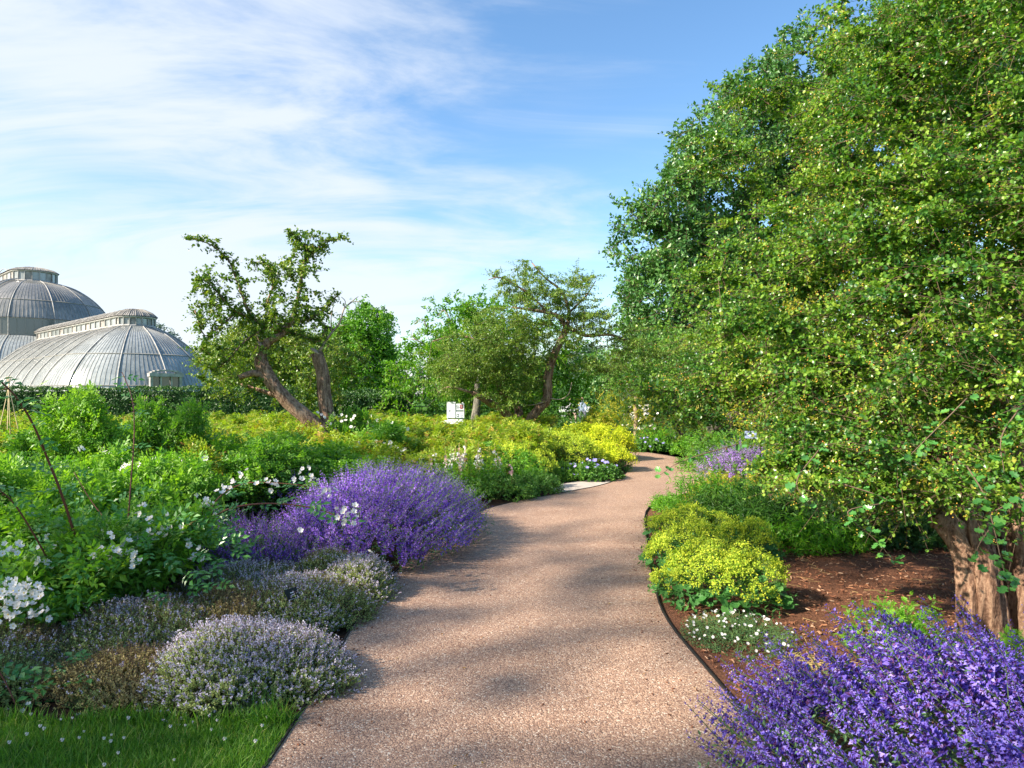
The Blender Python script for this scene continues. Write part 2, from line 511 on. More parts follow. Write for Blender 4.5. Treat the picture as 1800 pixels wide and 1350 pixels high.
pl = [(-1.15, -3), (-1.12, 1.5), (-1.08, 3.02), (-1.09, 4.0), (-1.13, 5.55), (-1.0, 6.8), (-.72, 8.3), (-.29, 9.9), (.8, 11.3), (1.55, 12.2), (2.06, 13.2), (2.5, 14.7), (2.68, 16.2), (2.6, 17.8), (2.2, 19.0), (1.2, 20.2), (-1, 21.2), (-4, 21.6)]
pr = [(1.2, -3), (1.2, 1.5), (1.21, 3.02), (1.16, 3.98), (1.12, 5.0), (1.24, 6.0), (1.5, 7.6), (1.98, 9.9), (2.95, 11.4), (3.75, 13.0), (4.35, 14.6), (4.5, 16.2), (4.1, 18.4), (3.2, 20.3), (1.6, 21.9), (-1, 22.9), (-4, 23.4)]
PL, _ = smooth_line(np.array([(*p, 0) for p in pl]), np.zeros(len(pl)), 5)
PR, _ = smooth_line(np.array([(*p, 0) for p in pr]), np.zeros(len(pr)), 5)


def resample(P, n):
    L = np.concatenate([[0], np.cumsum(np.linalg.norm(np.diff(P, axis=0), axis=1))])
    t = np.linspace(0, L[-1], n)
    return np.stack([np.interp(t, L, P[:, i]) for i in range(3)], 1)


A_, B_ = resample(PL, 140), resample(PR, 140)
g = Geo()
V = np.vstack([A_, B_]); V[:, 2] = .012
i = np.arange(139)
g.add(V, np.vstack([np.stack([i, i + 140, i + 141], 1), np.stack([i, i + 141, i + 1], 1)]))
ob('path', g.mesh('path', [M_path]), kind='structure')
for PP, sgn in ((A_, -1), (B_, 1)):
    g = Geo()
    T_ = nrm(np.gradient(PP, axis=0)); X_ = np.stack([T_[:, 1], -T_[:, 0], 0 * T_[:, 0]], 1) * sgn
    a = PP + X_ * .001; b = PP + X_ * .012
    top = np.array([0, 0, .022]); bot = np.array([0, 0, -.02])
    ring = np.stack([a + bot, a + top, b + top, b + bot], 1)
    V = ring.reshape(-1, 3); T = []
    for k in range(139):
        for q in range(3):
            p0 = k * 4 + q
            T += [(p0, p0 + 1, p0 + 5), (p0, p0 + 5, p0 + 4)]
    g.add(V, T)
    ob('path_edging', g.mesh('path_edging', [M_edge]), kind='structure')
# pale slab beside the path
g = Geo()
sl = [G(985, 853), G(1070, 848), G(1108, 855), G(1000, 874), G(988, 869)]
for k, (x0, y0, x1, y1) in enumerate([(.80, 11.55, 1.40, 12.6), (1.42, 11.95, 2.0, 13.0)]):
    pass
poly_obj('threshold_slab', [(.72, 11.25), (.95, 11.45), (1.5, 12.05), (2.02, 12.95), (1.3, 13.0), (.7, 12.2)], .008, M_slab, kind='structure')


# ------------------------------------------------------------------ leaf templates
def T_(V, T, m=None):
    return (np.array(V, float), np.array(T, int), None if m is None else np.array(m, int))


LEAF4 = T_([(0, 0, 0), (-.27, .42, .07), (0, .5, -.03), (.27, .42, .07), (0, 1, -.06)], [(0, 2, 1), (0, 3, 2), (1, 2, 4), (2, 3, 4)])
LEAF2 = T_([(0, 0, 0), (-.3, .5, .08), (.3, .5, .08), (0, 1, -.05)], [(0, 3, 1), (0, 2, 3)])
LANCE = T_([(0, 0, 0), (-.11, .4, .03), (.11, .4, .03), (0, 1, -.12)], [(0, 3, 1), (0, 2, 3)])
LOBE6 = T_([(0, .5, -.07), (0, 0, 0), (.40, .30, .03), (.34, .78, .02), (0, 1, -.08), (-.34, .78, .02), (-.40, .30, .03)], [(0, 1, 2), (0, 2, 3), (0, 3, 4), (0, 4, 5), (0, 5, 6), (0, 6, 1)])


def fan(outl, c):
    n = len(outl)
    return T_([c] + outl, [(0, 1 + i, 1 + (i + 1) % n) for i in range(n)])


hl = [(0, 0, 0), (.30, .18, .03), (.22, .38, 0), (.46, .55, .05), (.26, .68, 0), (.30, .92, .03), (0, 1, -.06)]
LOBE12 = fan(hl + [(-x, y, z) for x, y, z in reversed(hl[1:-1])], (0, .5, -.08))


def pinnate(tm, pairs, lsz, spread=1.0):
    VV = []; TT = []; n = 0
    V, T, _ = tm
    for k in range(pairs):
        y = .28 + .62 * k / max(pairs, 1)
        for sx in (-1, 1):
            a = sx * 1.05
            R = np.array([[math.cos(a), math.sin(a), 0], [-math.sin(a), math.cos(a), 0], [0, 0, 1]])
            VV.append((V * lsz) @ R.T + np.array([0, y, -.03 * k])); TT.append(T + n); n += len(V)
    VV.append(V * lsz * 1.15 + np.array([0, .85, -.08])); TT.append(T + n); n += len(V)
    VV.append(np.array([(-.012, 0, 0), (.012, 0, 0), (0, .92, -.06)])); TT.append(np.array([(0, 1, 2)]) + n)
    return (np.vstack(VV), np.vstack(TT), None)


PINN5 = pinnate(LEAF4, 2, .42)
PINN5L = pinnate(LEAF2, 2, .44)
PINN9 = pinnate(LEAF2, 5, .20)


def rosette_flower(n=5, wid=.42, mi_c=1, cup=.25):
    V = []; T = []; M = []
    for k in range(n):
        a = 2 * math.pi * k / n
        ca, sa = math.cos(a), math.sin(a)
        pts = [(0.04, 0, 0), (.55, wid, cup * .6), (1.0, wid * .6, cup), (.92, 0, cup * .8), (1.0, -wid * .6, cup), (.55, -wid, cup * .6)]
        b = len(V)
        V += [(x * ca - y * sa, x * sa + y * ca, z) for x, y, z in pts]
        T += [(b, b + 5, b + 4), (b, b + 4, b + 3), (b, b + 3, b + 2), (b, b + 2, b + 1)]; M += [0] * 4
    b = len(V)
    for k in range(6):
        a = 2 * math.pi * k / 6
        V.append((.2 * math.cos(a), .2 * math.sin(a), .10))
    V.append((0, 0, .2))
    for k in range(6):
        T.append((b + k, b + (k + 1) % 6, b + 6)); M.append(mi_c)
    return T_(V, T, M)


FLOWER = rosette_flower()
OCTA = T_([(1, 0, 0), (-1, 0, 0), (0, 1, 0), (0, -1, 0), (0, 0, 1), (0, 0, -1)], [(0, 2, 4), (2, 1, 4), (1, 3, 4), (3, 0, 4), (2, 0, 5), (1, 2, 5), (3, 1, 5), (0, 3, 5)])


def axis_frames(n, jitter=.5, up=(0, 0, 1)):
    Z = nrm(np.asarray(up) + rv(n, jitter))
    return frames(np.cross(Z, nrm(rv(n))), Z)


def twigs(g, P0, D, L, m, tm, size, lmi=0, smi=1, sr=.003, droop=.12, up=.7, spread=.9, lpn=2, t0=.12, tip=None, rr=(0, 1), nj=.55, k=3, segn=2, taper=.35, rk=None):
    K = len(P0)
    rk = rng.random(K) if rk is None else rk
    if K == 0:
        return None
    D = nrm(D); L = np.broadcast_to(L, (K,)).astype(float)
    s1 = nrm(np.cross(D, rv(K))); s2 = np.cross(D, s1)
    ph = rng.random(K) * 6.3; am = rng.uniform(.02, .09, K)

    def at(t):
        p = P0[:, None] + D[:, None] * (L[:, None] * t)[..., None]
        p = p + s1[:, None] * (am[:, None] * L[:, None] * np.sin(ph[:, None] + t * 5) - am[:, None] * L[:, None] * np.sin(ph[:, None]))[..., None]
        p[..., 2] -= droop * L[:, None] * t * t
        return p
    t = np.linspace(t0, 1, m)[None] + rng.uniform(-.4, .4, (K, m)) / m
    pos = at(t)
    for q in range(lpn):
        a = ph[:, None] + np.arange(m)[None] * 2.4 + q * 2 * np.pi / lpn + rng.normal(size=(K, m)) * .3
        Sd = s1[:, None] * np.cos(a)[..., None] + s2[:, None] * np.sin(a)[..., None]
        ld = nrm(D[:, None] * .45 + Sd * spread + rng.normal(size=(K, m, 3)) * .25)
        nn = np.array([0, 0, up]) + rng.normal(size=(K, m, 3)) * nj + Sd * .15
        A = frames(ld.reshape(-1, 3), nn.reshape(-1, 3))
        sz = size * rng.uniform(.65, 1.25, (K, m)) * (1 - taper * np.clip(t, 0, 1))
        A = A * sz.reshape(-1)[:, None, None]
        r = rr[0] + (rr[1] - rr[0]) * np.clip(rng.random((K, m)) * .5 + rk[:, None] * .5, 0, 1)
        if tip is None:
            g.scatter(tm, pos.reshape(-1, 3), A, r.reshape(-1), lmi)
        else:
            tipm = np.zeros((K, m), bool); tipm[:, -1:] = rng.random((K, 1)) < .6
            tf = tipm.reshape(-1); pf = pos.reshape(-1, 3); rf = r.reshape(-1)
            g.scatter(tm, pf[~tf], A[~tf], rf[~tf], lmi)
            g.scatter(tm, pf[tf], A[tf] * .8, rf[tf], tip)
    if sr:
        tt = np.linspace(0, 1, segn + 1)
        PP = at(np.broadcast_to(tt[None], (K, segn + 1)))
        for q in range(segn):
            g.segs(PP[:, q], PP[:, q + 1], sr * (1 - .4 * tt[q]), sr * (1 - .5 * tt[q + 1]), smi, k=k)
    return pos


def in_blobs(blobs, n, shell=.35):
    """points in ellipsoids: (centre, radii, weight)"""
    wts = np.array([b[2] for b in blobs], float); wts /= wts.sum()
    idx = rng.choice(len(blobs), n, p=wts)
    C = np.array([b[0] for b in blobs])[idx]; R = np.array([b[1] for b in blobs])[idx]
    u = nrm(rv(n)); rad = (shell ** 3 + (1 - shell ** 3) * rng.random(n)) ** (1 / 3)
    return C + u * R * rad[:, None], u


def pb(px, py, d, rx, rz, rd, w=None):
    r = np.array([rx / FP * d, rd, rz / FP * d])
    return (W(px, py, d), r, w if w is not None else rx * rz)


def colonize(g, nodes, radii, targets, mi=1, rmax=.05, rs=.55, bow=.12, k=5, per=.012, ordered=True):
    """reach every target with a bent branch from the nearest node; returns end directions and path points"""
    NP = [np.asarray(p, float) for p in nodes]; NR = list(radii)
    arr = np.zeros((len(NP) + len(targets) * 4, 3)); rad = np.zeros(len(arr)); c = len(NP)
    arr[:c] = np.array(NP); rad[:c] = NR
    if ordered:
        root = arr[:c].mean(0)
        order = np.argsort(np.min(np.linalg.norm(targets[:, None] - arr[None, :c], axis=2), axis=1))
    else:
        order = np.arange(len(targets))
    E = []; ED = []; paths = []
    for ti in order:
        t = targets[ti]
        dd = np.linalg.norm(arr[:c] - t, axis=1)
        j = int(np.argmin(dd)); L = dd[j]
        if L < .02:
            continue
        s = arr[j]
        r0 = min(rad[j] * .75, rmax, .004 + per * L + .002)
        r0 = max(r0, .003)
        off = rng.normal(size=3) * bow * L; off[2] += bow * L * .5
        q = np.array([.0, .33, .66, 1.0])
        P = s[None] * (1 - q)[:, None] + t[None] * q[:, None] + off[None] * (4 * q * (1 - q))[:, None] * .6 + rng.normal(size=(4, 3)) * .03 * L * np.array([0, 1, 1, 0])[:, None]
        R = r0 * (1 - rs * q)
        g.tube(P, R, k, mi, cap=False)
        for z in (1, 2, 3):
            arr[c] = P[z]; rad[c] = R[z]; c += 1
        E.append(t); ED.append(nrm(P[3] - P[2])); paths.append(P)
    return np.array(E), np.array(ED), np.array(paths)


def crown(name_mats, blobs, nsub, ntw, L, m, tm, size, centre=None, limbs=None, sr=.006, shell=.55, lpn=2, up=.6, droop=.15, clr=(0, 1), out=.8, sub_r=.35, nj=.6, spread=.9):
    """foliage geometry: sub-centres in the blobs, twigs that radiate from each"""
    g = Geo()
    C, U = in_blobs(blobs, nsub, shell)
    P0 = np.repeat(C, ntw, 0); u = np.repeat(U, ntw, 0)
    P0 = P0 + rv(len(P0), L * sub_r)
    D = nrm(u * out + rv(len(P0), .6) + np.array([0, 0, .25]))
    cr = np.repeat(rng.random(nsub), ntw)
    twigs(g, P0, D, L * rng.uniform(.5, 1.2, len(P0)), m, tm, size, 0, 1, sr, droop, up, spread, lpn, rr=clr, nj=nj, segn=1, rk=cr)
    return g, C


def trunk_geo(pts, rad, targets=None, n=10, rmax=.2, per=.02, k=5, rough=.03, flute=.06):
    g = Geo()
    g.tube(pts, rad, n, 0, sub=4, flute=flute, rough=rough)
    if targets is not None:
        P = np.asarray(pts, float)
        Ps, Rs = smooth_line(P, np.asarray(rad, float), 4)
        h = len(Ps) // 3
        colonize(g, Ps[h:], Rs[h:], targets, 0, rmax=rmax, per=per, k=k)
    return g


def tree(name, label, base, blobs, leafm, barkm, nsub, ntw, L, m, tm, size, tr=.3, top=None, group=None, ntar=40, cat='tree', **kw):
    base = np.asarray(base, float)
    root = thing(name, label, cat, tuple(base), group)
    bl = [(b[0] - base, b[1], b[2]) for b in blobs]
    g, C = crown(None, bl, nsub, ntw, L, m, tm, size, **kw)
    ob('crown', g.mesh(name + '_crown', [leafm, M_twig]), root, kind='stuff')
    if top is None:
        c = np.average([b[0] for b in bl], axis=0, weights=[b[2] for b in bl])
        top = c
    top = np.asarray(top)
    mid = top * np.array([.3, .3, .5]) + rng.normal(size=3) * tr * .4
    tg = C[rng.choice(len(C), min(ntar, len(C)), replace=False)]
    tgeo = trunk_geo([(0, 0, -.05), (0, 0, top[2] * .2), mid, top], [tr * 1.25, tr, tr * .75, tr * .3], tg, rmax=tr * .5, per=.012)
    ob('trunk', tgeo.mesh(name + '_trunk', [barkm]), root)
    return root

# ------------------------------------------------------------------ glasshouse
def glass_material():
    m, t = new_mat('glazing')
    b = N(t, 'ShaderNodeBsdfPrincipled'); b.inputs['Roughness'].default_value = .22; b.inputs['Specular IOR Level'].default_value = .9
    tcn = N(t, 'ShaderNodeTexCoord')
    n1 = N(t, 'ShaderNodeTexNoise'); n1.inputs['Scale'].default_value = .35; n1.inputs['Detail'].default_value = 5
    mp = N(t, 'ShaderNodeMapping'); mp.inputs['Scale'].default_value = (2.5, 2.5, .5)
    n2 = N(t, 'ShaderNodeTexNoise'); n2.inputs['Scale'].default_value = 1.6; n2.inputs['Detail'].default_value = 8; n2.inputs['Roughness'].default_value = .7
    t.links.new(tcn.outputs['Object'], n1.inputs['Vector']); t.links.new(tcn.outputs['Object'], mp.inputs[0]); t.links.new(mp.outputs[0], n2.inputs['Vector'])
    f = math_n(t, 'ADD', math_n(t, 'MULTIPLY', n1.outputs[0], .5), math_n(t, 'MULTIPLY', n2.outputs[0], .5))
    c = ramp_n(t, f, [(.34, (.14, .16, .16)), (.5, (.27, .295, .295)), (.64, (.42, .44, .43))])
    t.links.new(c, b.inputs['Base Color'])
    o = N(t, 'ShaderNodeOutputMaterial'); t.links.new(b.outputs[0], o.inputs[0])
    return m


M_glass = glass_material()
M_bar = plain('glazing_bar', (.4, .39, .36), .6, .3, var=[(.35, (.20, .19, .17)), (.65, (.42, .41, .38))], scale=1.2)
M_rib = plain('white_iron_rib', (.62, .62, .60), .5, .4, var=[(.35, (.26, .25, .23)), (.65, (.48, .47, .45))], scale=2)
M_lead = plain('stained_roof', (.3, .28, .26), .6, .3, var=[(.3, (.16, .15, .14)), (.5, (.30, .28, .26)), (.7, (.45, .43, .40))], scale=2)
M_pane = plain('dark_pane', (.10, .11, .11), .15, .8)

house = thing('glasshouse', 'long Victorian glasshouse with curved white glazed roof and two raised lanterns behind the hedge', 'glasshouse', (-34.2, 62, 0))
AX = nrm(np.array([-23.8, 21.0, 0]))           # along the wing, away from the near end
PX = np.array([AX[1], -AX[0], 0])              # across, to the right and away


def stadium(profile, C, Ln, bars_per_m=2.6, rib_step=3.0, name='wing', hoops=(), mat=None):
    """curved roof swept along AX for Ln metres with half-round ends. profile: (offset, height) from foot to eave"""
    pr = np.array(profile, float)
    pp, _ = smooth_line(np.array([(a, 0, b) for a, b in pr]), np.zeros(len(pr)), 4)
    m = len(pp)
    stations = []      # (centre, outward dir)
    R = pr[0, 0]
    ne = int(np.pi * R * bars_per_m / 1.0)
    for a in np.linspace(0, np.pi, ne + 1):
        stations.append((0.0, -math.cos(a) * PX - math.sin(a) * AX, a))
    nl = int(Ln * bars_per_m)
    far = [(Ln * k / nl, PX, None) for k in range(1, nl + 1)]
    for a in np.linspace(0, np.pi, ne + 1)[1:]:
        far.append((Ln, math.cos(a) * PX + math.sin(a) * AX, a + 9))
    far += [(Ln * (1 - k / nl), -PX, None) for k in range(1, nl + 1)]
    st = stations + far
    P = np.array([[C + AX * s + d * q[0] + np.array([0, 0, q[2]]) for q in pp] for s, d, _ in st])
    g = Geo(); n = len(st)
    V = P.reshape(-1, 3)
    i = np.arange(n - 1)[:, None] * m; j = np.arange(m - 1)[None]
    g.add(V, np.vstack([np.stack([i + j, i + m + j, i + m + j + 1], -1).reshape(-1, 3), np.stack([i + j, i + m + j + 1, i + j + 1], -1).reshape(-1, 3)]), 0, .5, True)
    ob('glazed_roof', g.mesh(name + '_glass', [mat or M_glass]), house)
    g = Geo()
    lift = np.array([[d * .03 for q in pp] for s, d, _ in st])
    Q = P + lift
    for k in range(m - 1):
        g.segs(Q[:, k], Q[:, k + 1], .014, .014, 0, k=3)
    for hz_ in hoops:
        kk = int(np.argmin(np.abs(pp[:, 2] - hz_)))
        g.segs(Q[:-1, kk], Q[1:, kk], .05, .05, 0, k=3)
    ob('glazing_bar', g.mesh(name + '_bars', [M_bar]), house, kind='stuff')
    # main ribs
    ribs = [(0.0, -math.cos(a) * PX - math.sin(a) * AX) for a in np.linspace(0, np.pi, 7)]
    nr = int(Ln / rib_step)
    ribs += [(Ln * k / nr, sg * PX) for k in range(1, nr + 1) for sg in (-1, 1)]
    for s, d in ribs:
        g = Geo()
        g.tube([C + AX * s + d * (q[0] + .06) + np.array([0, 0, q[2]]) for q in pp], .05, 5, 0, cap=False)
        ob('rib', g.mesh('rib', [M_rib]), house)
    return pp


def lantern(C, Ln, hw, z0, z1, z2, name, pane=1.3):
    """raised clerestory with a low curved roof over the ridge"""
    out = []
    ne = 10
    for a in np.linspace(0, np.pi, ne + 1):
        out.append((0.0, -math.cos(a) * PX - math.sin(a) * AX))
    nl = int(Ln / pane)
    out += [(Ln * k / nl, PX) for k in range(1, nl + 1)]
    out += [(Ln, math.cos(a) * PX + math.sin(a) * AX) for a in np.linspace(0, np.pi, ne + 1)[1:]]
    out += [(Ln * (1 - k / nl), -PX) for k in range(1, nl + 1)]
    B = np.array([C + AX * s + d * hw for s, d in out])
    n = len(B)
    mulls = Geo()
    lo = B + [0, 0, z0]; hi = B + [0, 0, z1]
    mulls.segs(lo[:-1], hi[:-1], .06, .06, 0, k=4)
    mulls.segs(lo[:-1], lo[1:], .12, .12, 0, k=4)
    mulls.segs(hi[:-1], hi[1:], .13, .13, 0, k=4)
    ob('lantern_frame', mulls.mesh(name + '_frame', [M_rib]), house)
    Ce = [C + AX * s for s, d in out]
    for k in range(n - 1):
        g = Geo()
        a, b = B[k], B[k + 1]
        ins = nrm(((a + b) / 2 - (Ce[k] + Ce[k + 1]) / 2)) * .05
        v = [a - ins + [0, 0, z0], b - ins + [0, 0, z0], b - ins + [0, 0, z1], a - ins + [0, 0, z1]]
        g.add(v, [(0, 1, 2), (0, 2, 3)])
        ob('pane', g.mesh('pane', [M_glass if k % 3 else M_lead]), house)
    # curved roof of the lantern
    prof = [(hw + .2, z1 + .08), (hw * .88, z1 + (z2 - z1) * .55), (hw * .5, z1 + (z2 - z1) * .9), (0, z2)]
    g = Geo()
    P = np.array([[c + d * o + np.array([0, 0, z]) for o, z in prof] for c, (s, d) in zip(Ce, out)])
    m = 4
    i = np.arange(n - 1)[:, None] * m; j = np.arange(m - 1)[None]
    g.add(P.reshape(-1, 3), np.vstack([np.stack([i + j, i + m + j, i + m + j + 1], -1).reshape(-1, 3), np.stack([i + j, i + m + j + 1, i + j + 1], -1).reshape(-1, 3)]), 0, .5, True)
    ob('lantern_roof', g.mesh(name + '_roof', [M_lead]), house)
    g = Geo()
    for k in range(3):
        g.segs(P[:, k] + [0, 0, .04], P[:, k + 1] + [0, 0, .04], .035, .035, 0, k=3)
    # finer seams on the long sides
    for k in range(n - 1):
        for f in (.33, .66):
            q = P[k] * (1 - f) + P[k + 1] * f + [0, 0, .03]
            g.segs(q[:-1], q[1:], .025, .025, 0, k=3)
    ob('roof_seam', g.mesh(name + '_seams', [M_bar]), house, kind='stuff')


O0 = np.zeros(3)
stadium([(7.7, 0), (7.55, 1.3), (7.1, 2.7), (6.35, 4.0), (5.1, 5.4), (3.4, 6.8), (1.75, 7.7)], O0, 31, hoops=(2.4, 5.0), name='wing')
lantern(O0, 31, 1.62, 7.75, 8.55, 9.35, 'wing_lantern')
C2 = W(60, 500, 84) - np.array([-34.2, 62, 0]); C2[2] = 0
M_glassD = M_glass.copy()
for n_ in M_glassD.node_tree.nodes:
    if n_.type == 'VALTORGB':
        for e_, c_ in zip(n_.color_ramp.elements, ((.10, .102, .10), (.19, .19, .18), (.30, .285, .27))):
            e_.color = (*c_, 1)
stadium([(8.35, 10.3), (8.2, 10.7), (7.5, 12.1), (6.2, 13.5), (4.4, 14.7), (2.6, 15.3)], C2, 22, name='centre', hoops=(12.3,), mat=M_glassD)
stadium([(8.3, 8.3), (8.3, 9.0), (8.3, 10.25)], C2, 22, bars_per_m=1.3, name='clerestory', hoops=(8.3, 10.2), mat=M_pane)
stadium([(12.6, 0), (12.4, 2.2), (11.6, 4.8), (10.2, 6.9), (8.4, 8.25)], C2, 22, name='lower_tier', hoops=(2.5,))
lantern(C2, 22, 2.4, 15.3, 16.5, 17.15, 'centre_lantern', pane=1.8)
# gallery band and ladder rails on the centre block
for off in (-.25, .25):
    g = Geo()
    d = nrm(-AX * .6 - PX * .8); sd = np.cross(d, [0, 0, 1.])
    g.tube([C2 + d * (a + .35) + sd * off + [0, 0, z] for a, z in ((8.3, 10.4), (7.4, 12.2), (6.1, 13.6), (4.3, 14.8), (2.5, 15.4))], .07, 5, 0, sub=3)
    ob('ladder_rail', g.mesh('ladder_rail', [M_rib]), house)
g = Geo()
for off in (0, .5):
    a = np.linspace(.15, 2.9, 12)
    cc = C2 + AX * 4.5 - PX * 2.2
    g.tube([cc + AX * (-math.cos(x) * 3.2) + PX * off + np.array([0, 0, 15.4 + 1.9 * math.sin(x)]) for x in a], .05, 4, 0)
ob('ladder_hoop', g.mesh('ladder_hoop', [M_bar]), house)
# white doorway on the near end
g = Geo(); dr = nrm(-AX * .72 + PX * .70); sd = np.cross(dr, [0, 0, 1.])
dr = nrm(np.array([ (285 - 900) / FP * 57.5 - (-34.2), 57.5 - 62, 0]))
sd = np.array([-dr[1], dr[0], 0])
dc = dr * 7.35
Md = np.stack([sd, dr, np.array([0, 0, 1.])], 1)
for x in (-1.15, 1.15, -.42, .42):
    g.box(dc + sd * x + [0, 0, 1.6], (.2 if abs(x) > 1 else .1, .35, 3.2), M=Md)
g.box(dc + [0, 0, 3.25], (2.7, .6, .28), M=Md)
for q in range(9):
    a0 = math.pi * q / 8
    g.box(dc + sd * (math.cos(a0) * 1.05) + [0, 0, 3.37 + .26 * math.sin(a0)], (.42, .5, .12), M=Md)
g.box(dc - dr * .05 + [0, 0, .4], (2.3, .1, .8), M=Md)
fr = ob('doorway', g.mesh('doorway', [M_rib]), house)
for x in (-.79, 0, .79):
    g = Geo(); g.box(dc - dr * .02 + sd * x + [0, 0, 2.0], (.62, .04, 2.3), M=Md)
    ob('pane', g.mesh('door_pane', [M_pane]), fr)
# stone plinth and side walls where the shell meets the ground
g = Geo(); g.tube([C2 + AX * 8 + PX * 5.5 + [0, 0, 15.4], C2 + AX * 8 + PX * 5.5 + [0, 0, 15.5]], .05, 4)


# ------------------------------------------------------------------ hedges
def hedge(name, label, x0, x1, y0, y1, h, n, group='clipped hedges along the back of the beds', rz=0.0):
    root = thing(name, label, 'hedge', ((x0 + x1) / 2, (y0 + y1) / 2, 0), group, rz=rz)
    w_, d_ = (x1 - x0), (y1 - y0)
    g = Geo()
    fr_ = int(n * .62); tp = int(n * .28); sdn = n - fr_ - tp
    P = np.vstack([
        np.stack([rng.uniform(-w_ / 2, w_ / 2, fr_), np.full(fr_, -d_ / 2), rng.uniform(0, h, fr_)], 1),
        np.stack([rng.uniform(-w_ / 2, w_ / 2, tp), rng.uniform(-d_ / 2, d_ / 2, tp), np.full(tp, h)], 1),
        np.stack([rng.choice([-1, 1], sdn) * w_ / 2, rng.uniform(-d_ / 2, d_ / 2, sdn), rng.uniform(0, h, sdn)], 1)])
    nn = np.vstack([np.tile([0, -1., .2], (fr_, 1)), np.tile([0, -.1, 1.], (tp, 1)), np.tile([1., 0, .2], (sdn, 1))])
    bump_ = .07 * np.sin(P[:, 0] * 1.9) * np.sin(P[:, 2] * 4 + P[:, 0]) + .04 * np.sin(P[:, 0] * 5.3 + P[:, 1] * 3)
    P = P + nn * bump_[:, None] + rv(len(P), .035)
    A = frames(nrm(nn * .3 + rv(len(P), .8) + [0, 0, .2]), nn + rv(len(P), .5)) * rng.uniform(.07, .13, len(P))[:, None, None]
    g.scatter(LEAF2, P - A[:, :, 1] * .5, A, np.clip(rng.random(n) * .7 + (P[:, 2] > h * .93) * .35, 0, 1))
    ob('foliage', g.mesh(name, [M_hedge]), root, kind='stuff')
    g = Geo(); g.box((0, 0, h / 2 - .06), (w_ - .22, d_ - .22, h - .14))
    ob('inner_growth', g.mesh('hedge_core', [M_hedge]), root)
    return root


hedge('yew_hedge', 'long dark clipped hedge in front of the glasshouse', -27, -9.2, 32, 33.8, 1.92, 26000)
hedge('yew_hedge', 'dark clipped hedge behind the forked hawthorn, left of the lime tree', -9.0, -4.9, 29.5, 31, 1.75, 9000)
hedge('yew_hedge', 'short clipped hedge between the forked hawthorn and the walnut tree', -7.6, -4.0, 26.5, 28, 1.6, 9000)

# ------------------------------------------------------------------ background trees
def ct(*b):
    return [pb(*x) for x in b]


tree('lime_tree', 'dense rounded bright green lime tree standing alone behind the forked hawthorn', (-13.3, 62, 0),
     ct((640, 640, 62, 52, 60, 3), (650, 590, 62, 38, 42, 2.5), (612, 615, 62, 36, 40, 2.5), (665, 655, 62, 30, 45, 2.5), (640, 570, 62, 26, 26, 2), (600, 660, 62, 30, 40, 2.5)),
     M_lime, M_barkG, 260, 12, 1.0, 5, LEAF2, .34, tr=.4, up=.4, droop=.3, shell=.75)
tree('walnut_tree', 'bright green walnut tree with grey trunk beside the information board', (-1.38, 25.5, 0),
     ct((800, 570, 26.5, 55, 38, 1.4), (870, 560, 26.5, 50, 35, 1.4), (740, 650, 26.5, 55, 50, 1.4), (820, 620, 27, 70, 60, 1.5), (720, 700, 26.5, 40, 40, 1.3), (930, 620, 27.5, 70, 60, 1.6), (960, 690, 28, 70, 50, 1.5), (880, 690, 28, 80, 40, 1.4), (1010, 640, 28, 30, 40, 1)),
     M_walnut, M_barkG, 420, 7, .5, 5, LEAF4, .17, tr=.17, top=(0, .6, 3.2), up=.5, droop=.3, shell=.5, ntar=60)
tree('copse_tree', 'yellow green tree seen through the forked hawthorn, by the glasshouse end', (-13.5, 40, 0),
     ct((440, 640, 40, 60, 55, 2), (400, 645, 40, 32, 38, 1.6), (372, 618, 40, 12, 14, 1.0), (500, 650, 41, 50, 45, 2), (550, 640, 41, 45, 50, 2), (520, 610, 41, 30, 25, 1.6), (450, 600, 41, 40, 25, 1.6)),
     M_haw, M_barkG, 360, 10, .7, 5, LEAF2, .2, tr=.3, shell=.6, clr=(.35, 1))
tree('distant_conifer', 'small dark conifer top showing above the curved glass roof', (-46, 92, 0),
     ct((277, 585, 90, 12, 12, 1.5), (293, 590, 90, 11, 12, 1.5), (285, 600, 90, 22, 14, 2), (290, 640, 90, 26, 40, 2.5), (306, 597, 90, 5, 6, 1)), M_cedar, M_barkG, 70, 8, .8, 4, LEAF2, .4, tr=.3)
tree('cedar_tree', 'blue green cedar far behind the path bend', (14, 95, 0),
     ct((1035, 640, 95, 22, 12, 2), (1030, 660, 95, 34, 16, 2.5), (1030, 625, 95, 15, 14, 2), (1040, 685, 95, 45, 20, 3), (1000, 650, 97, 30, 25, 3)), M_cedar, M_barkG, 220, 9, 1.2, 4, LEAF2, .55, tr=.5, up=1.2)
tree('dark_tree', 'dark green broadleaf tree between the cedar and the tall oak', (14.5, 75, 0),
     ct((1075, 660, 75, 40, 45, 3), (1050, 700, 75, 45, 25, 3), (985, 690, 78, 50, 22, 3)), M_oak, M_barkG, 160, 9, 1.2, 4, LEAF2, .4, tr=.4)
# far screen of woods either side so the horizon is closed
for k, (x, lab) in enumerate([(420, 'low distant tree behind the copse, left of the lime tree'), (560, 'low distant tree just left of the lime tree'), (720, 'low distant tree right of the lime tree'), (830, 'low distant tree behind the walnut tree'), (930, 'low distant tree behind the leaning hawthorn')]):
    d_ = 80 + 6 * (k % 3)
    tree('distant_tree', lab, (W(x, 0, d_)[0], d_, 0), ct((x, 668, d_, 62, 30, 3), (x - 30, 680, d_, 40, 22, 3), (x + 35, 676, d_, 40, 24, 3)),
         M_lime if k % 2 else M_oak, M_barkG, 90, 8, 1.3, 4, LEAF2, .5, tr=.3, group='low trees along the horizon', ntar=12)

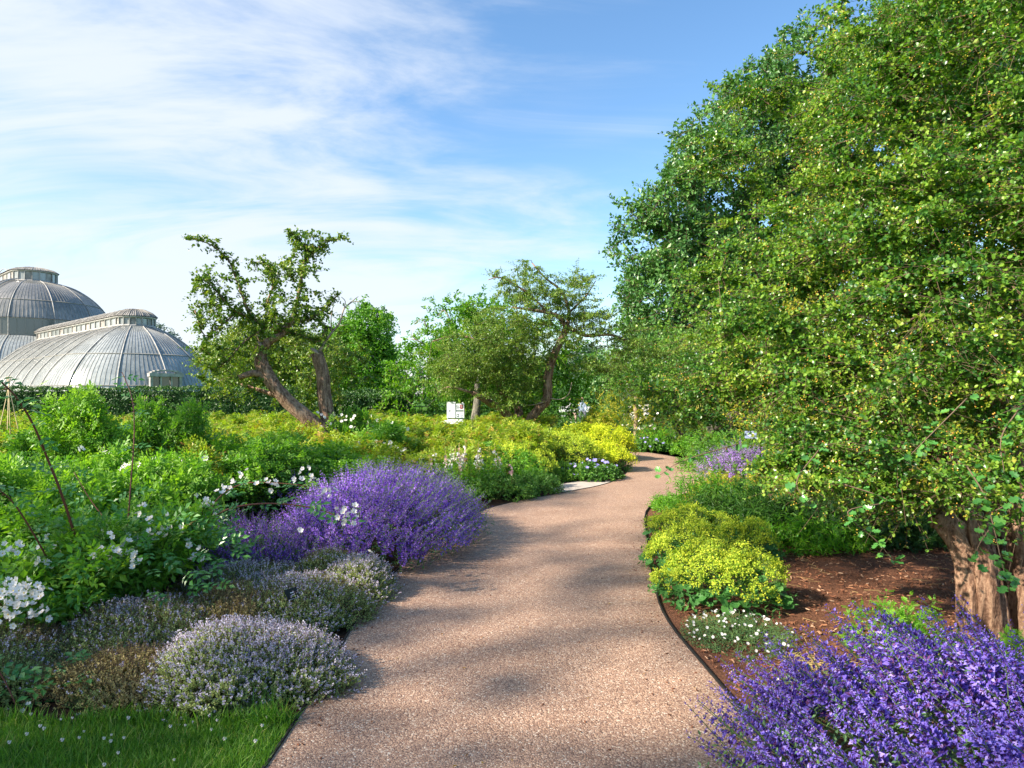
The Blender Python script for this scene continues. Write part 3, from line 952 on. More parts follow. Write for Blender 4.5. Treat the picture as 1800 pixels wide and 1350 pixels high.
oak_b = ct((1165, 520, 30, 62, 62, 2.2), (1140, 430, 30, 50, 42, 2), (1195, 360, 30, 55, 48, 2.2), (1235, 255, 30, 42, 36, 2.2), (1320, 180, 31, 52, 42, 2.4), (1415, 95, 31, 45, 34, 2.5), (1540, 55, 32, 55, 40, 2.5),
           (1280, 330, 31, 70, 60, 2.6), (1380, 250, 32, 90, 80, 3), (1230, 450, 31, 70, 60, 2.6), (1150, 600, 30, 50, 45, 2), (1310, 500, 32, 100, 90, 3), (1400, 400, 33, 110, 100, 3), (1540, 220, 33, 140, 120, 3), (1680, 70, 33, 110, 90, 3), (1780, 200, 34, 120, 180, 3), (1215, 610, 31, 80, 45, 2.4), (1250, 210, 31, 26, 20, 1.4), (1110, 385, 30, 18, 16, 1.2))
tree('oak_tree', 'tall dark green oak rising behind the near hawthorn', (10.5, 31, 0), oak_b, M_oak, M_barkG, 1500, 10, .75, 5, LEAF2, .27, tr=.6, top=(2, 1, 10), shell=.78, up=.5, ntar=140, sr=.012)
tree('evergreen_tree', 'dark glossy evergreen tree below the oak, above the climbing rose', (6.3, 25.5, 0),
     ct((1150, 640, 25, 70, 45, 1.4), (1110, 690, 24.5, 45, 40, 1.2), (1180, 700, 25, 70, 50, 1.4), (1090, 650, 25, 30, 30, 1), (1230, 640, 26, 60, 60, 1.4)),
     M_mid, M_barkG, 300, 8, .5, 5, LEAF4, .13, tr=.16, shell=.6)
# pale catkin tree
root = tree('chestnut_tree', 'pale green tree hung with cream catkins, half hidden by the hawthorn branches', (6.2, 21.5, 0),
            ct((1250, 690, 21, 60, 45, 1.2), (1320, 640, 21, 90, 60, 1.3), (1400, 700, 21.5, 90, 60, 1.3), (1300, 590, 22, 60, 35, 1.2), (1480, 650, 22, 90, 70, 1.3)), M_fresh, M_barkG, 260, 7, .5, 5, LEAF4, .14, tr=.18)
g = Geo()
C, U = in_blobs([(b[0] - np.array([6.2, 21.5, 0]), b[1], b[2]) for b in ct((1245, 685, 20.4, 55, 38, .6), (1320, 590, 20.6, 80, 30, .6), (1400, 650, 20.6, 90, 60, .6))], 1500, .8)
g.segs(C, C + np.stack([rng.normal(size=1500) * .04, rng.normal(size=1500) * .04, -rng.uniform(.12, .26, 1500)], 1), .013, .008, 0, rng.random(1500))
ob('catkin', g.mesh('catkin', [M_cat]), root, kind='stuff')
for k, (x, d_, h_, lab) in enumerate([(8, 16, 5.0, 'yellow green shrubby tree behind the near hawthorn trunk'), (11, 17, 6, 'leafy tree at the edge of the right hand bed'), (10.5, 13, 4, 'low spreading tree beyond the mulched bed')]):
    tree('shrub_tree', lab, (x, d_, 0), [((x, d_, h_ * .55), (1.8, 1.6, h_ * .42), 1), ((x - 1.2, d_, h_ * .35), (1.5, 1.4, h_ * .3), .7)], [M_gold, M_lime, M_haw][k], M_barkG, 130, 9, .6, 5, LEAF4, .13, tr=.12, ntar=30)

# trees standing outside the picture on the sunny side, whose shade falls over the near beds
def tree_off(label, c, s, zr, rc, n, group='trees on the sunny side of the garden', ntw=2):
    nV = np.array([-LD[1], LD[0]])
    p = nV * c + LD * s
    b = (p[0], p[1], 0)
    z0, z1 = zr
    bl = [((p[0], p[1], (z0 + z1) / 2), (rc, rc, (z1 - z0) / 2), 1)]
    return tree('shade_tree', label, b, bl, M_oak, M_barkG, n, ntw, .7, 4, LEAF2, .26, tr=.22, shell=.1, ntar=14, group=group)


tree_off('broad thin crowned tree on the sunny side, over the near beds', 5.5, -14, (4.2, 14.4), 2.0, 230)
tree_off('broad tree on the sunny side, over the lawn corner', .5, -14, (2.4, 14.4), 2.4, 430)
tree_off('low round tree between the two broad trees', 3.9, -13.2, (1.5, 9.0), 1.5, 150)
tree_off('thin topped tree beside the broad trees', 10.6, -15, (11.0, 14), 1.2, 16, ntw=8)


# ------------------------------------------------------------------ hawthorns
def limb(pts, d0, scale=1.0):
    """pixel polyline with a depth for each point"""
    return np.array([W(x, y, d) for x, y, d in pts])


def hawthorn_a():
    base = np.array([W(592, 0, 14.5)[0], 14.5, 0])
    root = thing('hawthorn_tree', 'forked old hawthorn with two sawn stems and open arching leafy shoots', 'tree', tuple(base))
    tg = Geo()
    r1 = limb([(592, 840, 14.5), (580, 772, 14.5), (556, 748, 14.4), (520, 718, 14.3), (490, 688, 14.2), (468, 655, 14.2), (458, 632, 14.2), (460, 608, 14.2)], 14.5) - base
    r2 = limb([(594, 845, 14.5), (588, 770, 14.6), (577, 735, 14.6), (570, 690, 14.65), (566, 655, 14.65), (556, 620, 14.6)], 14.5) - base
    r1[0, 2] = -.05; r2[0, 2] = -.05
    tg.tube(r1, [.22, .165, .155, .15, .14, .135, .13, .115], 18, 0, sub=5, flute=.10, rough=.04, seed=3)
    tg.tube(r2, [.22, .16, .145, .14, .135, .125], 18, 0, sub=5, flute=.12, rough=.04, seed=4)
    st = limb([(470, 662, 14.2), (445, 656, 14.1), (420, 664, 14.0)], 14) - base
    tg.tube(st, [.09, .07, .05], 10, 0, sub=3, flute=.1, rough=.05)
    st = limb([(505, 700, 14.3), (470, 690, 14.5), (425, 675, 14.8)], 14) - base
    tg.tube(st, [.08, .05, .03], 8, 0, sub=3, flute=.1)
    up = limb([(462, 612, 14.2), (476, 598, 14.2), (492, 590, 14.2), (505, 575, 14.3), (518, 555, 14.3)], 14.2) - base
    tg.tube(up, [.10, .085, .07, .06, .055], 10, 0, sub=4, flute=.08, rough=.04)
    l2 = limb([(515, 560, 14.3), (522, 530, 14.3), (528, 500, 14.4), (532, 470, 14.4), (540, 440, 14.4), (522, 420, 14.4), (505, 412, 14.3)], 14.3) - base
    l3 = limb([(500, 582, 14.2), (470, 575, 14.1), (445, 560, 14.0), (430, 530, 13.9), (415, 490, 13.9), (400, 455, 13.8), (370, 430, 13.7), (338, 420, 13.6)], 14.2) - base
    l4 = limb([(536, 462, 14.4), (555, 440, 14.5), (575, 425, 14.5), (603, 418, 14.6)], 14.4) - base
    l5 = limb([(440, 560, 14), (405, 540, 13.7), (375, 505, 13.5), (350, 488, 13.4)], 14) - base
    l6 = limb([(420, 545, 14), (385, 575, 13.6), (360, 590, 13.4), (342, 545, 13.4)], 14) - base
    l7 = limb([(500, 580, 14.3), (470, 540, 14.5), (480, 500, 14.6), (470, 465, 14.7), (440, 460, 14.7)], 14) - base
    l8 = limb([(510, 570, 14.3), (545, 560, 14.5), (575, 540, 14.6), (592, 520, 14.6)], 14) - base
    l9 = limb([(500, 582, 14.3), (530, 590, 14.5), (560, 600, 14.5), (575, 575, 14.6)], 14) - base
    l10 = limb([(470, 575, 14.1), (430, 600, 14.0), (395, 640, 13.9), (370, 650, 13.9)], 14) - base
    nodes = []; rads = []
    for l, r0 in ((l2, .045), (l3, .035), (l4, .022), (l5, .022), (l6, .02), (l7, .028), (l8, .026), (l9, .026), (l10, .026)):
        R = np.linspace(r0, .010, len(l))
        tg.tube(l, R, 6, 0, sub=4, rough=.05)
        a, b = smooth_line(l, R, 5)
        nodes += list(a); rads += list(b)
    ob('trunk', tg.mesh('hawthorn_trunk', [M_bark]), root)
    # sawn ends
    for p, q in ((r1[-1], .13), (r2[-1], .15)):
        g = Geo(); g.tube([p, p + [.02, 0, .03], p + [.03, 0, .04]], [q, q * .95, q * .3], 12, 0, rough=.06)
        ob('sawn_end', g.mesh('sawn_end', [M_dead]), root)
    g = Geo()
    for l, r0 in ((limb([(560, 620, 14.6), (572, 600, 14.6), (583, 585, 14.6), (597, 567, 14.6), (604, 545, 14.6), (612, 535, 14.6), (630, 521, 14.6)], 14) - base, .035),
                  (limb([(604, 545, 14.6), (607, 530, 14.6), (600, 522, 14.6)], 14) - base, .012), (limb([(612, 536, 14.6), (622, 530, 14.7), (634, 531, 14.7)], 14) - base, .01),
                  (limb([(583, 585, 14.6), (582, 560, 14.5), (585, 540, 14.5)], 14) - base, .014), (limb([(590, 575, 14.6), (612, 570, 14.5)], 14) - base, .01)):
        g.tube(l, np.linspace(r0, .006, len(l)), 6, 0, sub=3, rough=.08)
    ob('dead_branch', g.mesh('dead_branch', [M_dead]), root)
    # leaves: dense along the arching shoots, looser in the middle
    lg = Geo(); tw = Geo()
    nodes = np.array(nodes)
    P0 = np.repeat(nodes, 3, 0) + rv(len(nodes) * 3, .03)
    twigs(lg, P0, rv(len(P0)) + [0, 0, .4], rng.uniform(.08, .22, len(P0)), 4, LOBE6, .065, 0, 1, .003, lpn=3, segn=1)
    bl = [(b[0] - base, b[1], b[2]) for b in ct((500, 540, 14.3, 65, 45, .6), (440, 590, 14.2, 70, 45, .7), (545, 560, 14.5, 55, 50, .6), (520, 625, 15.3, 70, 45, .6), (570, 670, 15.6, 55, 50, .4), (400, 640, 14.0, 62, 38, .6), (470, 480, 14.6, 45, 35, .5),
                                               (530, 480, 14.4, 45, 45, .5), (380, 530, 13.7, 40, 55, .4), (540, 425, 14.4, 45, 16, .3), (372, 600, 13.6, 18, 34, .4), (620, 640, 15.3, 36, 50, .4), (535, 690, 15.8, 70, 45, .4), (405, 680, 14.6, 40, 28, .4))]
    tgt, _ = in_blobs(bl, 165, .1)
    E, ED, PT = colonize(tw, nodes, np.array(rads) , tgt, 0, rmax=.022, per=.008, k=4, bow=.2)
    P0 = np.repeat(E, 6, 0); D = np.repeat(ED, 6, 0) * .8 + rv(len(P0), .7) + [0, 0, .25]
    twigs(lg, P0, D, rng.uniform(.18, .42, len(P0)), 6, LOBE6, .072, 0, 1, .003, lpn=2, segn=1)
    ob('foliage', lg.mesh('hawthorn_leaves', [M_haw, M_twig]), root, kind='stuff')
    ob('branch', tw.mesh('hawthorn_branches', [M_twig]), root, kind='stuff')


hawthorn_a()


def hawthorn_b():
    base = np.array([W(912, 0, 21.5)[0], 21.5, 0])
    root = thing('hawthorn_tree', 'leaning hawthorn with three bare brown stems and flat layered crown', 'tree', tuple(base))
    tg = Geo()
    Ls = [([(908, 790, 21.5), (905, 750, 21.5), (885, 722, 21.4), (862, 708, 21.2), (848, 700, 21.0), (830, 690, 20.8)], [.17, .15, .12, .11, .09, .06]),
          ([(912, 790, 21.5), (913, 745, 21.6), (910, 715, 21.8), (895, 700, 22), (878, 680, 22), (868, 630, 22)], [.17, .15, .13, .12, .1, .07]),
          ([(918, 795, 21.4), (928, 745, 21.4), (948, 718, 21.3), (962, 700, 21.3), (963, 665, 21.3), (972, 630, 21.3), (985, 600, 21.3), (996, 578, 21.3)], [.19, .15, .14, .15, .13, .12, .10, .10])]
    nodes = []; rads = []
    for k, (l, R) in enumerate(Ls):
        P = limb(l, 0) - base; P[0, 2] = -.05
        tg.tube(P, R, 16, 0, sub=5, flute=.12, rough=.05, seed=k)
        a, b = smooth_line(P, np.array(R), 4); h = len(a) // 2
        nodes += list(a[h:]); rads += list(b[h:])
    for l, r0 in (([(996, 578, 21.3), (985, 560, 21.2), (965, 550, 21.1), (935, 545, 21), (900, 540, 21)], .09), ([(996, 578, 21.3), (1000, 545, 21.4), (985, 510, 21.4), (960, 490, 21.4), (935, 462, 21.4)], .07),
                  ([(998, 575, 21.3), (1030, 590, 21.2), (1070, 588, 21.1), (1105, 600, 21), (1135, 612, 21)], .07), ([(1000, 550, 21.4), (1030, 520, 21.5), (1048, 492, 21.5)], .04),
                  ([(868, 640, 22), (840, 600, 22), (800, 590, 22), (760, 600, 21.8)], .05), ([(830, 690, 20.8), (790, 680, 20.6), (770, 690, 20.5)], .04), ([(965, 550, 21.1), (920, 510, 21.1), (880, 488, 21), (858, 492, 21)], .04)):
        P = limb(l, 0) - base; R = np.linspace(r0, r0 * .3, len(P))
        tg.tube(P, R, 7, 0, sub=3, rough=.06)
        a, b = smooth_line(P, R, 4); nodes += list(a); rads += list(b)
    ob('trunk', tg.mesh('leaning_trunk', [M_bark]), root)
    dg = Geo()
    for l in ([(965, 700, 21.2), (985, 702, 21), (1000, 692, 20.9), (1005, 672, 20.9)], [(962, 705, 21.2), (935, 712, 21), (915, 710, 20.9)],
              [(745, 605, 21.5), (725, 592, 21.4), (722, 580, 21.4)], [(735, 598, 21.5), (715, 595, 21.5)], [(750, 575, 21.6), (742, 560, 21.5), (728, 570, 21.5)], [(790, 560, 22), (780, 545, 22), (770, 555, 22)]):
        P = limb(l, 0) - base
        dg.tube(P, np.linspace(.022, .007, len(P)), 5, 0, sub=3, rough=.1)
    ob('dead_branch', dg.mesh('dead_twigs', [M_dead]), root)
    bl = [(b[0] - base, b[1], b[2]) for b in ct((955, 545, 21.2, 75, 28, 1.3), (930, 505, 21.2, 60, 28, 1.1), (1010, 530, 21.2, 45, 40, 1.0), (880, 575, 21.3, 75, 35, 1.4), (960, 600, 21.4, 65, 35, 1.3), (820, 625, 21.2, 80, 40, 1.4), (790, 660, 21, 50, 30, 1.0), (870, 620, 21.2, 60, 40, 1.3), (1090, 600, 21, 60, 26, .8),
                                               (840, 670, 21, 70, 32, 1.1), (910, 655, 21.4, 55, 40, 1.3), (1000, 492, 21.4, 50, 14, .6), (880, 490, 21, 40, 12, .5), (930, 470, 21.4, 26, 12, .4), (1040, 570, 21, 40, 24, .8), (1150, 620, 21, 40, 16, .6), (895, 700, 21, 45, 18, .8), (1060, 640, 21, 60, 14, .6))]
    tw = Geo(); lg = Geo()
    tgt, _ = in_blobs(bl, 600, .1)
    E, ED, PT = colonize(tw, nodes, rads, tgt, 0, rmax=.03, per=.008, k=4, bow=.15)
    P0 = np.repeat(E, 9, 0); D = np.repeat(ED, 9, 0) * .6 + rv(len(P0), .8) * [1, 1, .35] + [0, 0, .12]
    twigs(lg, P0, D, rng.uniform(.22, .5, len(P0)), 6, LEAF4, .085, 0, 1, .003, lpn=2, segn=1, up=1.0)
    ob('foliage', lg.mesh('leaning_leaves', [M_hawB, M_twig]), root, kind='stuff')
    ob('branch', tw.mesh('leaning_branches', [M_twig]), root, kind='stuff')


hawthorn_b()


def hawthorn_c():
    base = np.array([3.25, 4.6, 0])
    root = thing('hawthorn_tree', 'large old near hawthorn with fluted trunk and small yellow orange haws', 'tree', tuple(base))
    tg = Geo()
    stems = [([(1712, 1125, 4.55), (1706, 1040, 4.55), (1700, 985, 4.6), (1682, 945, 4.6), (1655, 912, 4.6)], [.20, .155, .15, .14, .12]),
             ([(1735, 1130, 4.55), (1730, 1050, 4.5), (1722, 985, 4.55), (1708, 930, 4.6), (1690, 860, 4.7), (1650, 790, 4.8)], [.17, .14, .14, .13, .14, .13]),
             ([(1757, 1140, 4.5), (1753, 1070, 4.48), (1742, 1005, 4.5), (1735, 950, 4.6), (1740, 880, 4.8), (1760, 800, 4.9)], [.115, .09, .085, .08, .08, .07]),
             ([(1786, 1138, 4.6), (1778, 1070, 4.65), (1765, 1010, 4.7), (1750, 940, 4.85), (1755, 860, 5)], [.11, .09, .08, .08, .07]),
             ([(1822, 1142, 4.5), (1814, 1060, 4.5), (1810, 980, 4.55), (1806, 900, 4.6), (1800, 800, 4.8), (1770, 700, 5.0)], [.20, .16, .15, .15, .14, .12]),
             ([(1750, 1110, 4.8), (1755, 1000, 4.95), (1800, 860, 5.2), (1760, 740, 5.5), (1700, 650, 5.8)], [.22, .18, .16, .13, .10])]
    nodes = []; rads = []
    for k, (l, R) in enumerate(stems):
        P = limb(l, 0) - base; P[0, 2] = -.06; R = [x * (.56 if k < 4 else .72) for x in R]
        tg.tube(P, R, 32, 0, sub=9, flute=.22, rough=.03, seed=20 + k)
        if k in (1, 2, 4, 5):
            a, b = smooth_line(P, np.array(R), 3); nodes += list(a[-4:]); rads += list(b[-4:])
    clothe = []
    limbs = [([(1655, 800, 4.8), (1560, 740, 5.0), (1480, 700, 5.2), (1400, 690, 5.4), (1320, 698, 5.6), (1250, 705, 5.7)], .08),
             ([(1652, 790, 4.8), (1590, 800, 4.6), (1500, 840, 4.5), (1420, 838, 4.6), (1370, 842, 4.7)], .045),
             ([(1700, 650, 5.8), (1640, 600, 5.6), (1560, 540, 5.4), (1460, 500, 5.6), (1350, 480, 5.8), (1220, 470, 6)], .08),
             ([(1700, 650, 5.8), (1640, 560, 6.2), (1560, 450, 6.4), (1450, 370, 6.6), (1330, 300, 6.8), (1230, 275, 6.8)], .08),
             ([(1770, 700, 5.0), (1740, 560, 5.0), (1690, 420, 5.0), (1690, 300, 5.1), (1650, 200, 5.1), (1600, 90, 5.2)], .07),
             ([(1740, 560, 5.0), (1700, 470, 5.2), (1600, 370, 5.6), (1500, 250, 5.9), (1400, 160, 6.2), (1300, 130, 6.4)], .06),
             ([(1800, 800, 4.8), (1850, 600, 5.0), (1850, 400, 5.2), (1820, 200, 5.4), (1760, 40, 5.6), (1700, -80, 5.6)], .09),
             ([(1650, 790, 4.8), (1600, 690, 4.4), (1540, 600, 4.2), (1450, 560, 4.3), (1350, 570, 4.5)], .05),
             ([(1700, 650, 5.8), (1620, 640, 6.6), (1500, 620, 7.2), (1380, 610, 7.6), (1250, 600, 7.8)], .06),
             ([(1765, 700, 5.0), (1800, 620, 4.4), (1760, 500, 4.0), (1700, 400, 3.9), (1650, 330, 3.9)], .05),
             ([(1820, 200, 5.4), (1700, 150, 5.8), (1600, 60, 6.2), (1520, 20, 6.5)], .05),
             ([(1800, 800, 4.8), (1900, 650, 5), (2050, 500, 5.4), (2150, 400, 5.6)], .08),
             ([(1700, 650, 5.8), (1800, 500, 7), (1900, 350, 7.6), (1900, 200, 7.8)], .08)]
    for l, r0 in limbs:
        P = limb(l, 0) - base; R = np.linspace(r0, r0 * .08, len(P)) * .62
        P[1:-1] += rv(len(P) - 2, .05); P[1:, 1] += .35 if r0 != .05 else .9
        tg.tube(P, R, 9, 0, sub=5, rough=.04, flute=.06)
        a, b = smooth_line(P, R, 4); nodes += list(a); rads += list(b)
        clothe.append(smooth_line(P, R, 10)[0][int(len(P) * 3.0):])
    ob('trunk', tg.mesh('near_trunk', [M_barkN]), root)
    g = Geo(); p = W(1655, 912, 4.6) - base
    g.tube([p + [.03, 0, -.03], p + [-.01, -.01, .012], p + [-.035, -.02, .035], p + [-.04, -.02, .04]], [.07, .075, .06, .015], 14, 0, rough=.12, sub=3)
    ob('sawn_end', g.mesh('near_sawn_end', [M_bark]), root)
    bl = ct((1490, 140, 6.2, 95, 45, .9), (1350, 150, 6.3, 65, 18, .45), (1560, 90, 5.8, 150, 90, 1.2), (1700, 60, 5.4, 160, 120, 1.3), (1600, 230, 5.6, 190, 110, 1.3), (1480, 265, 6.2, 110, 55, 1.1), (1300, 275, 6.6, 80, 18, .5),
            (1380, 380, 6.3, 90, 45, 1.0), (1480, 400, 5.8, 160, 90, 1.3), (1660, 400, 5.0, 170, 120, 1.3), (1800, 300, 5.0, 120, 200, 1.4), (1310, 470, 6.2, 95, 32, .9), (1420, 520, 5.6, 160, 70, 1.2), (1600, 560, 5.0, 170, 100, 1.2),
            (1760, 560, 4.7, 100, 120, 1.0), (1280, 560, 6.6, 110, 45, .9), (1330, 650, 5.8, 130, 50, 1.0), (1200, 690, 6.0, 95, 32, .6), (1480, 660, 5.2, 140, 70, 1.0), (1640, 700, 4.7, 120, 80, .9), (1225, 725, 5.8, 60, 16, .4),
            (1470, 760, 5.0, 85, 42, .8), (1420, 795, 4.9, 55, 30, .4), (1560, 800, 4.7, 110, 60, .7), (1430, 832, 5.0, 60, 22, .35), (1470, 850, 4.6, 95, 32, .4), (1770, 720, 4.5, 60, 100, .5), (1950, 400, 5.2, 150, 300, 1.3), (1800, -60, 5.5, 200, 120, 1.2),
            (1610, 860, 4.6, 70, 35, .3), (1780, 840, 4.1, 50, 60, .25), (1120, 690, 6.3, 40, 18, .4))
    bl = [(b[0] - base, b[1], b[2]) for b in bl]
    tw = Geo(); lg = Geo(); bg_ = Geo()
    tgt, _ = in_blobs(bl, 1200, .3)
    E, ED, PT = colonize(tw, nodes, rads, tgt, 0, rmax=.028, per=.008, k=4, bow=.16)
    q = 12
    rkk = np.repeat(rng.random(len(E)), q)
    P0 = np.repeat(E, q, 0); D = np.repeat(ED, q, 0) * .7 + rv(len(P0), .8) * [1, 1, .25] + [0, -.1, .08]
    keep = rng.random(len(P0)) < .95
    P0, D, rkk = P0[keep], D[keep], np.clip(rkk[keep] + rng.normal(size=keep.sum()) * .15, 0, 1)
    pos = twigs(lg, P0, D, rng.uniform(.14, .38, len(P0)), 6, LOBE6, .036, 0, 1, .0019, lpn=2, segn=1, up=1.0, droop=.2, rk=rkk)
    # extra leafy twigs along the branch paths
    PP = PT[:, 1:3].reshape(-1, 3); PP = np.repeat(PP, 2, 0)
    twigs(lg, PP, rv(len(PP)) * [1, 1, .4] + [0, -.2, .2], rng.uniform(.08, .22, len(PP)), 4, LOBE6, .038, 0, 1, .002, lpn=2, segn=1, up=1.0)
    CL = np.vstack(clothe); CL = np.repeat(CL, 9, 0)
    twigs(lg, CL + rv(len(CL), .03), rv(len(CL)) * [1, 1, .5] + [-.1, -.3, .25], rng.uniform(.10, .30, len(CL)), 6, LOBE6, .038, 0, 1, .002, lpn=2, segn=1, up=1.0)
    # clusters of haws
    ends = pos[:, -1]; sel = rng.choice(len(ends), 2300, replace=False)
    hp = np.repeat(ends[sel], 4, 0) + rv(len(sel) * 4, .016)
    g8 = np.repeat(np.eye(3)[None], len(hp), 0) * rng.uniform(.004, .007, len(hp))[:, None, None]
    bg_.scatter(OCTA, hp, g8, None, 0, smooth=True)
    ob('foliage', lg.mesh('near_hawthorn_leaves', [M_hawC, M_twig]), root, kind='stuff')
    ob('branch', tw.mesh('near_hawthorn_branches', [M_twig]), root, kind='stuff')
    ob('haw', bg_.mesh('haws', [M_haws]), root, kind='stuff')
    # large separate leaves on the low front shoots
    lm = Geo(); A0 = np.eye(3)[None]
    lm.scatter(LOBE12, np.zeros((1, 3)), A0, np.array([.5])); lobm = lm.mesh('lobed_leaf', [M_rosebig])
    sg = Geo()
    shoots = [[(1700, 820, 3.9), (1730, 870, 3.7), (1745, 920, 3.6), (1760, 985, 3.5), (1775, 1040, 3.45)], [(1745, 900, 3.7), (1790, 880, 3.6), (1820, 890, 3.5)], [(1480, 850, 4.3), (1560, 880, 4.2), (1490, 900, 4.1), (1540, 950, 4.1), (1570, 985, 4.1)],
              [(1300, 780, 4.9), (1230, 800, 4.8), (1190, 815, 4.8), (1160, 835, 4.8)], [(1740, 930, 3.6), (1720, 960, 3.6), (1715, 990, 3.6)], [(1440, 790, 4.2), (1400, 850, 4.0), (1440, 900, 4.0)], [(1700, 700, 3.9), (1640, 760, 3.8), (1600, 800, 3.8)],
              [(1790, 720, 3.8), (1760, 770, 3.7), (1765, 830, 3.6)]]
    for sidx, l in enumerate(shoots):
        P = limb(l, 0) - base
        Ps, Rs = smooth_line(P, np.linspace(.0045, .002, len(P)), 6)
        sg.tube(Ps, Rs, 5, 0)
        for p in Ps[::2] if sidx not in (0,) else Ps:
            for q_ in range(3 if sidx in (2, 6) else 2):
                D_ = nrm(rv(1) * [1, 1, .5] + [-.2, -.5, -.1]); A = frames(D_, rv(1, .5) + [0, -.5, .9])
                s_ = rng.uniform(.035, .062)
                ob('leaf', lobm, root, mat=m4(A[0], list(p + D_[0] * .012 + rv(1, .01)[0]), s_))
    ob('shoot', sg.mesh('shoots', [M_twig]), root, kind='stuff')


hawthorn_c()
# ------------------------------------------------------------------ rose bushes
def bush_mesh(name, h, rad, ncane, tm, size, lm, m2, seed, tip=None, per=9, droop=.25, lean=.6, up=.9, L=.22, sr=.0025, lpn=1, mm=5, stem=None, flw=0):
    """arching canes that rise from one base; leaves along twigs"""
    g = Geo(); nod = []
    dd = []
    for c in range(ncane):
        a = rng.random() * 6.3; q = rng.uniform(.15, 1) ** .6
        tipp = np.array([math.cos(a) * rad * q, math.sin(a) * rad * q, h * rng.uniform(.65, 1.05) * (1 - .35 * q * q)])
        midp = tipp * np.array([.45, .45, .75]) + rng.normal(size=3) * .04 * h
        P, R = smooth_line(np.array([[rng.normal() * .05, rng.normal() * .05, 0], midp, tipp]), np.array([.008, .006, .003]), 5)
        g.tube(P, R, 4, 1, cap=False)
        nod.append(P[3:]); dd.append(nrm(np.gradient(P, axis=0))[3:])
    Nn = np.concatenate(nod); Dd = np.concatenate(dd)
    P0 = np.repeat(Nn, per, 0) + rv(len(Nn) * per, .02)
    D = nrm(np.repeat(Dd, per, 0) * lean + rv(len(P0), .75) + [0, 0, .15])
    twigs(g, P0, D, L * rng.uniform(.5, 1.2, len(P0)), mm, tm, size, 0, 1, sr, droop, up, .9, lpn, tip=(2 if tip else None), segn=1)
    mats = [lm, stem or M_stem] + ([tip] if tip else [])
    return g.mesh(name, mats)


roseG = [bush_mesh('rose_bush', 1.0, .62, 13, PINN5L, .15, M_rose, None, k, per=3, L=.26) for k in range(3)]
roseY = [bush_mesh('rose_bush', 1.0, .62, 13, PINN5L, .13, M_roseY, None, k, tip=M_young, per=3, L=.26) for k in range(3)]
roseN = [bush_mesh('rose_bush', 1.0, .62, 12, PINN5, .17, M_rose, None, k, per=3, L=.28) for k in range(2)]
tallG = bush_mesh('tall_rose_bush', 1.0, .38, 9, PINN5L, .08, M_rose, None, 5, per=6, L=.16, droop=.1)
tallY = bush_mesh('tall_rose_bush', 1.0, .30, 6, PINN5L, .07, M_roseY, None, 5, tip=M_young, per=3, L=.10, droop=.05)


def xr(d):
    return np.interp(d, [5, 6.3, 8.5, 9.5, 10.5, 12, 14, 17, 20, 27], [-3.3, -3.6, -3.3, -2.7, -1.35, -.35, .35, .9, 1.4, 1.2])


pts = []
d = 5.6
while d < 26:
    sp = .72 if d < 9 else (.92 if d < 14 else 1.25)
    x = xr(d) - rng.uniform(0, sp)
    while x > -.80 * d - 1:
        pts.append((x + rng.normal() * .12, d + rng.normal() * .12, sp)); x -= sp * rng.uniform(.85, 1.15)
    d += sp * .85
lab_n = 'leafy green rose bush among the crowded bushes in front of the long hedge'
lab_y = 'yellow green rose bush with bronze shoot tips in the far crowded rose bed'
for x, y, sp in pts:
    if math.hypot(x + 3.9, y - 14.3) < .6:
        continue
    far = y > 10.5 + rng.normal() * 1.5
    if x < -.45 * y and y > 8.5: far = far or rng.random() < .4
    me = (roseY if far else (roseN if y < 8 else roseG))[rng.integers(0, 3 if y >= 8 or far else 2)]
    hh = (.92 if y < 11 else .80) * (rng.uniform(.82, 1.18) if y < 11 else rng.uniform(.62, 1.35))
    if y > 18: hh *= .92
    wd = sp / .85 * rng.uniform(1.0, 1.2)
    thing('rose_bush', lab_y if far else lab_n, 'rose bush', (x, y, 0), 'yellow green rose bushes in the far bed' if far else 'green rose bushes in the left bed', me, rng.random() * 6.3, (wd, wd, hh))
for x, y, h, wd, me, lab in [(-5.25, 8.6, 1.95, 1.5, tallG, 'tall green rose bush overtopping the hedge, beside the bamboo canes'), (-4.6, 9.0, 1.8, 1.3, tallG, 'tall green rose bush just right of the bamboo canes'),
                             (-7.9, 12.2, 1.65, 1.4, tallY, 'tall rose bush with reddish shoots against the long hedge'), (-8.9, 12.6, 1.45, 1.8, tallY, 'upright bronze tipped rose bush near the end of the hedge'),
                             (-6.0, 12.0, 1.5, 1.6, tallG, 'upright green rose bush behind the bamboo canes'), (-9.8, 12.5, 1.55, 1.8, tallY, 'bronze tipped rose bush farthest along the hedge'),
                             (-3.4, 9.2, 1.25, 1.6, tallG, 'upright rose bush left of the forked hawthorn trunk'), (-6.6, 9.2, 1.35, 1.6, tallG, 'upright rose bush left of the tallest bush')]:
    thing('rose_bush', lab, 'rose bush', (x, y, 0), None, me, rng.random() * 6, (wd, wd, h))

FLm = Geo(); FLm.scatter(FLOWER, np.zeros((1, 3)), np.eye(3)[None], np.array([.6])); flower_m = FLm.mesh('flower', [M_white, M_centre])
cf = Geo(); cf.scatter(rosette_flower(5, .42, 1, .9), np.zeros((1, 3)), np.eye(3)[None], np.array([.6])); flower_c = cf.mesh('cupped_flower', [M_white, M_centre])
RLm = Geo(); RLm.scatter(PINN5, np.zeros((1, 3)), np.eye(3)[None], np.array([.5])); rleaf_m = RLm.mesh('compound_leaf', [M_rosebig])
lf1 = Geo(); lf1.scatter(LEAF4, np.zeros((1, 3)), np.eye(3)[None], np.array([.5])); single_leaf = lf1.mesh('single_leaf', [M_rosebig])


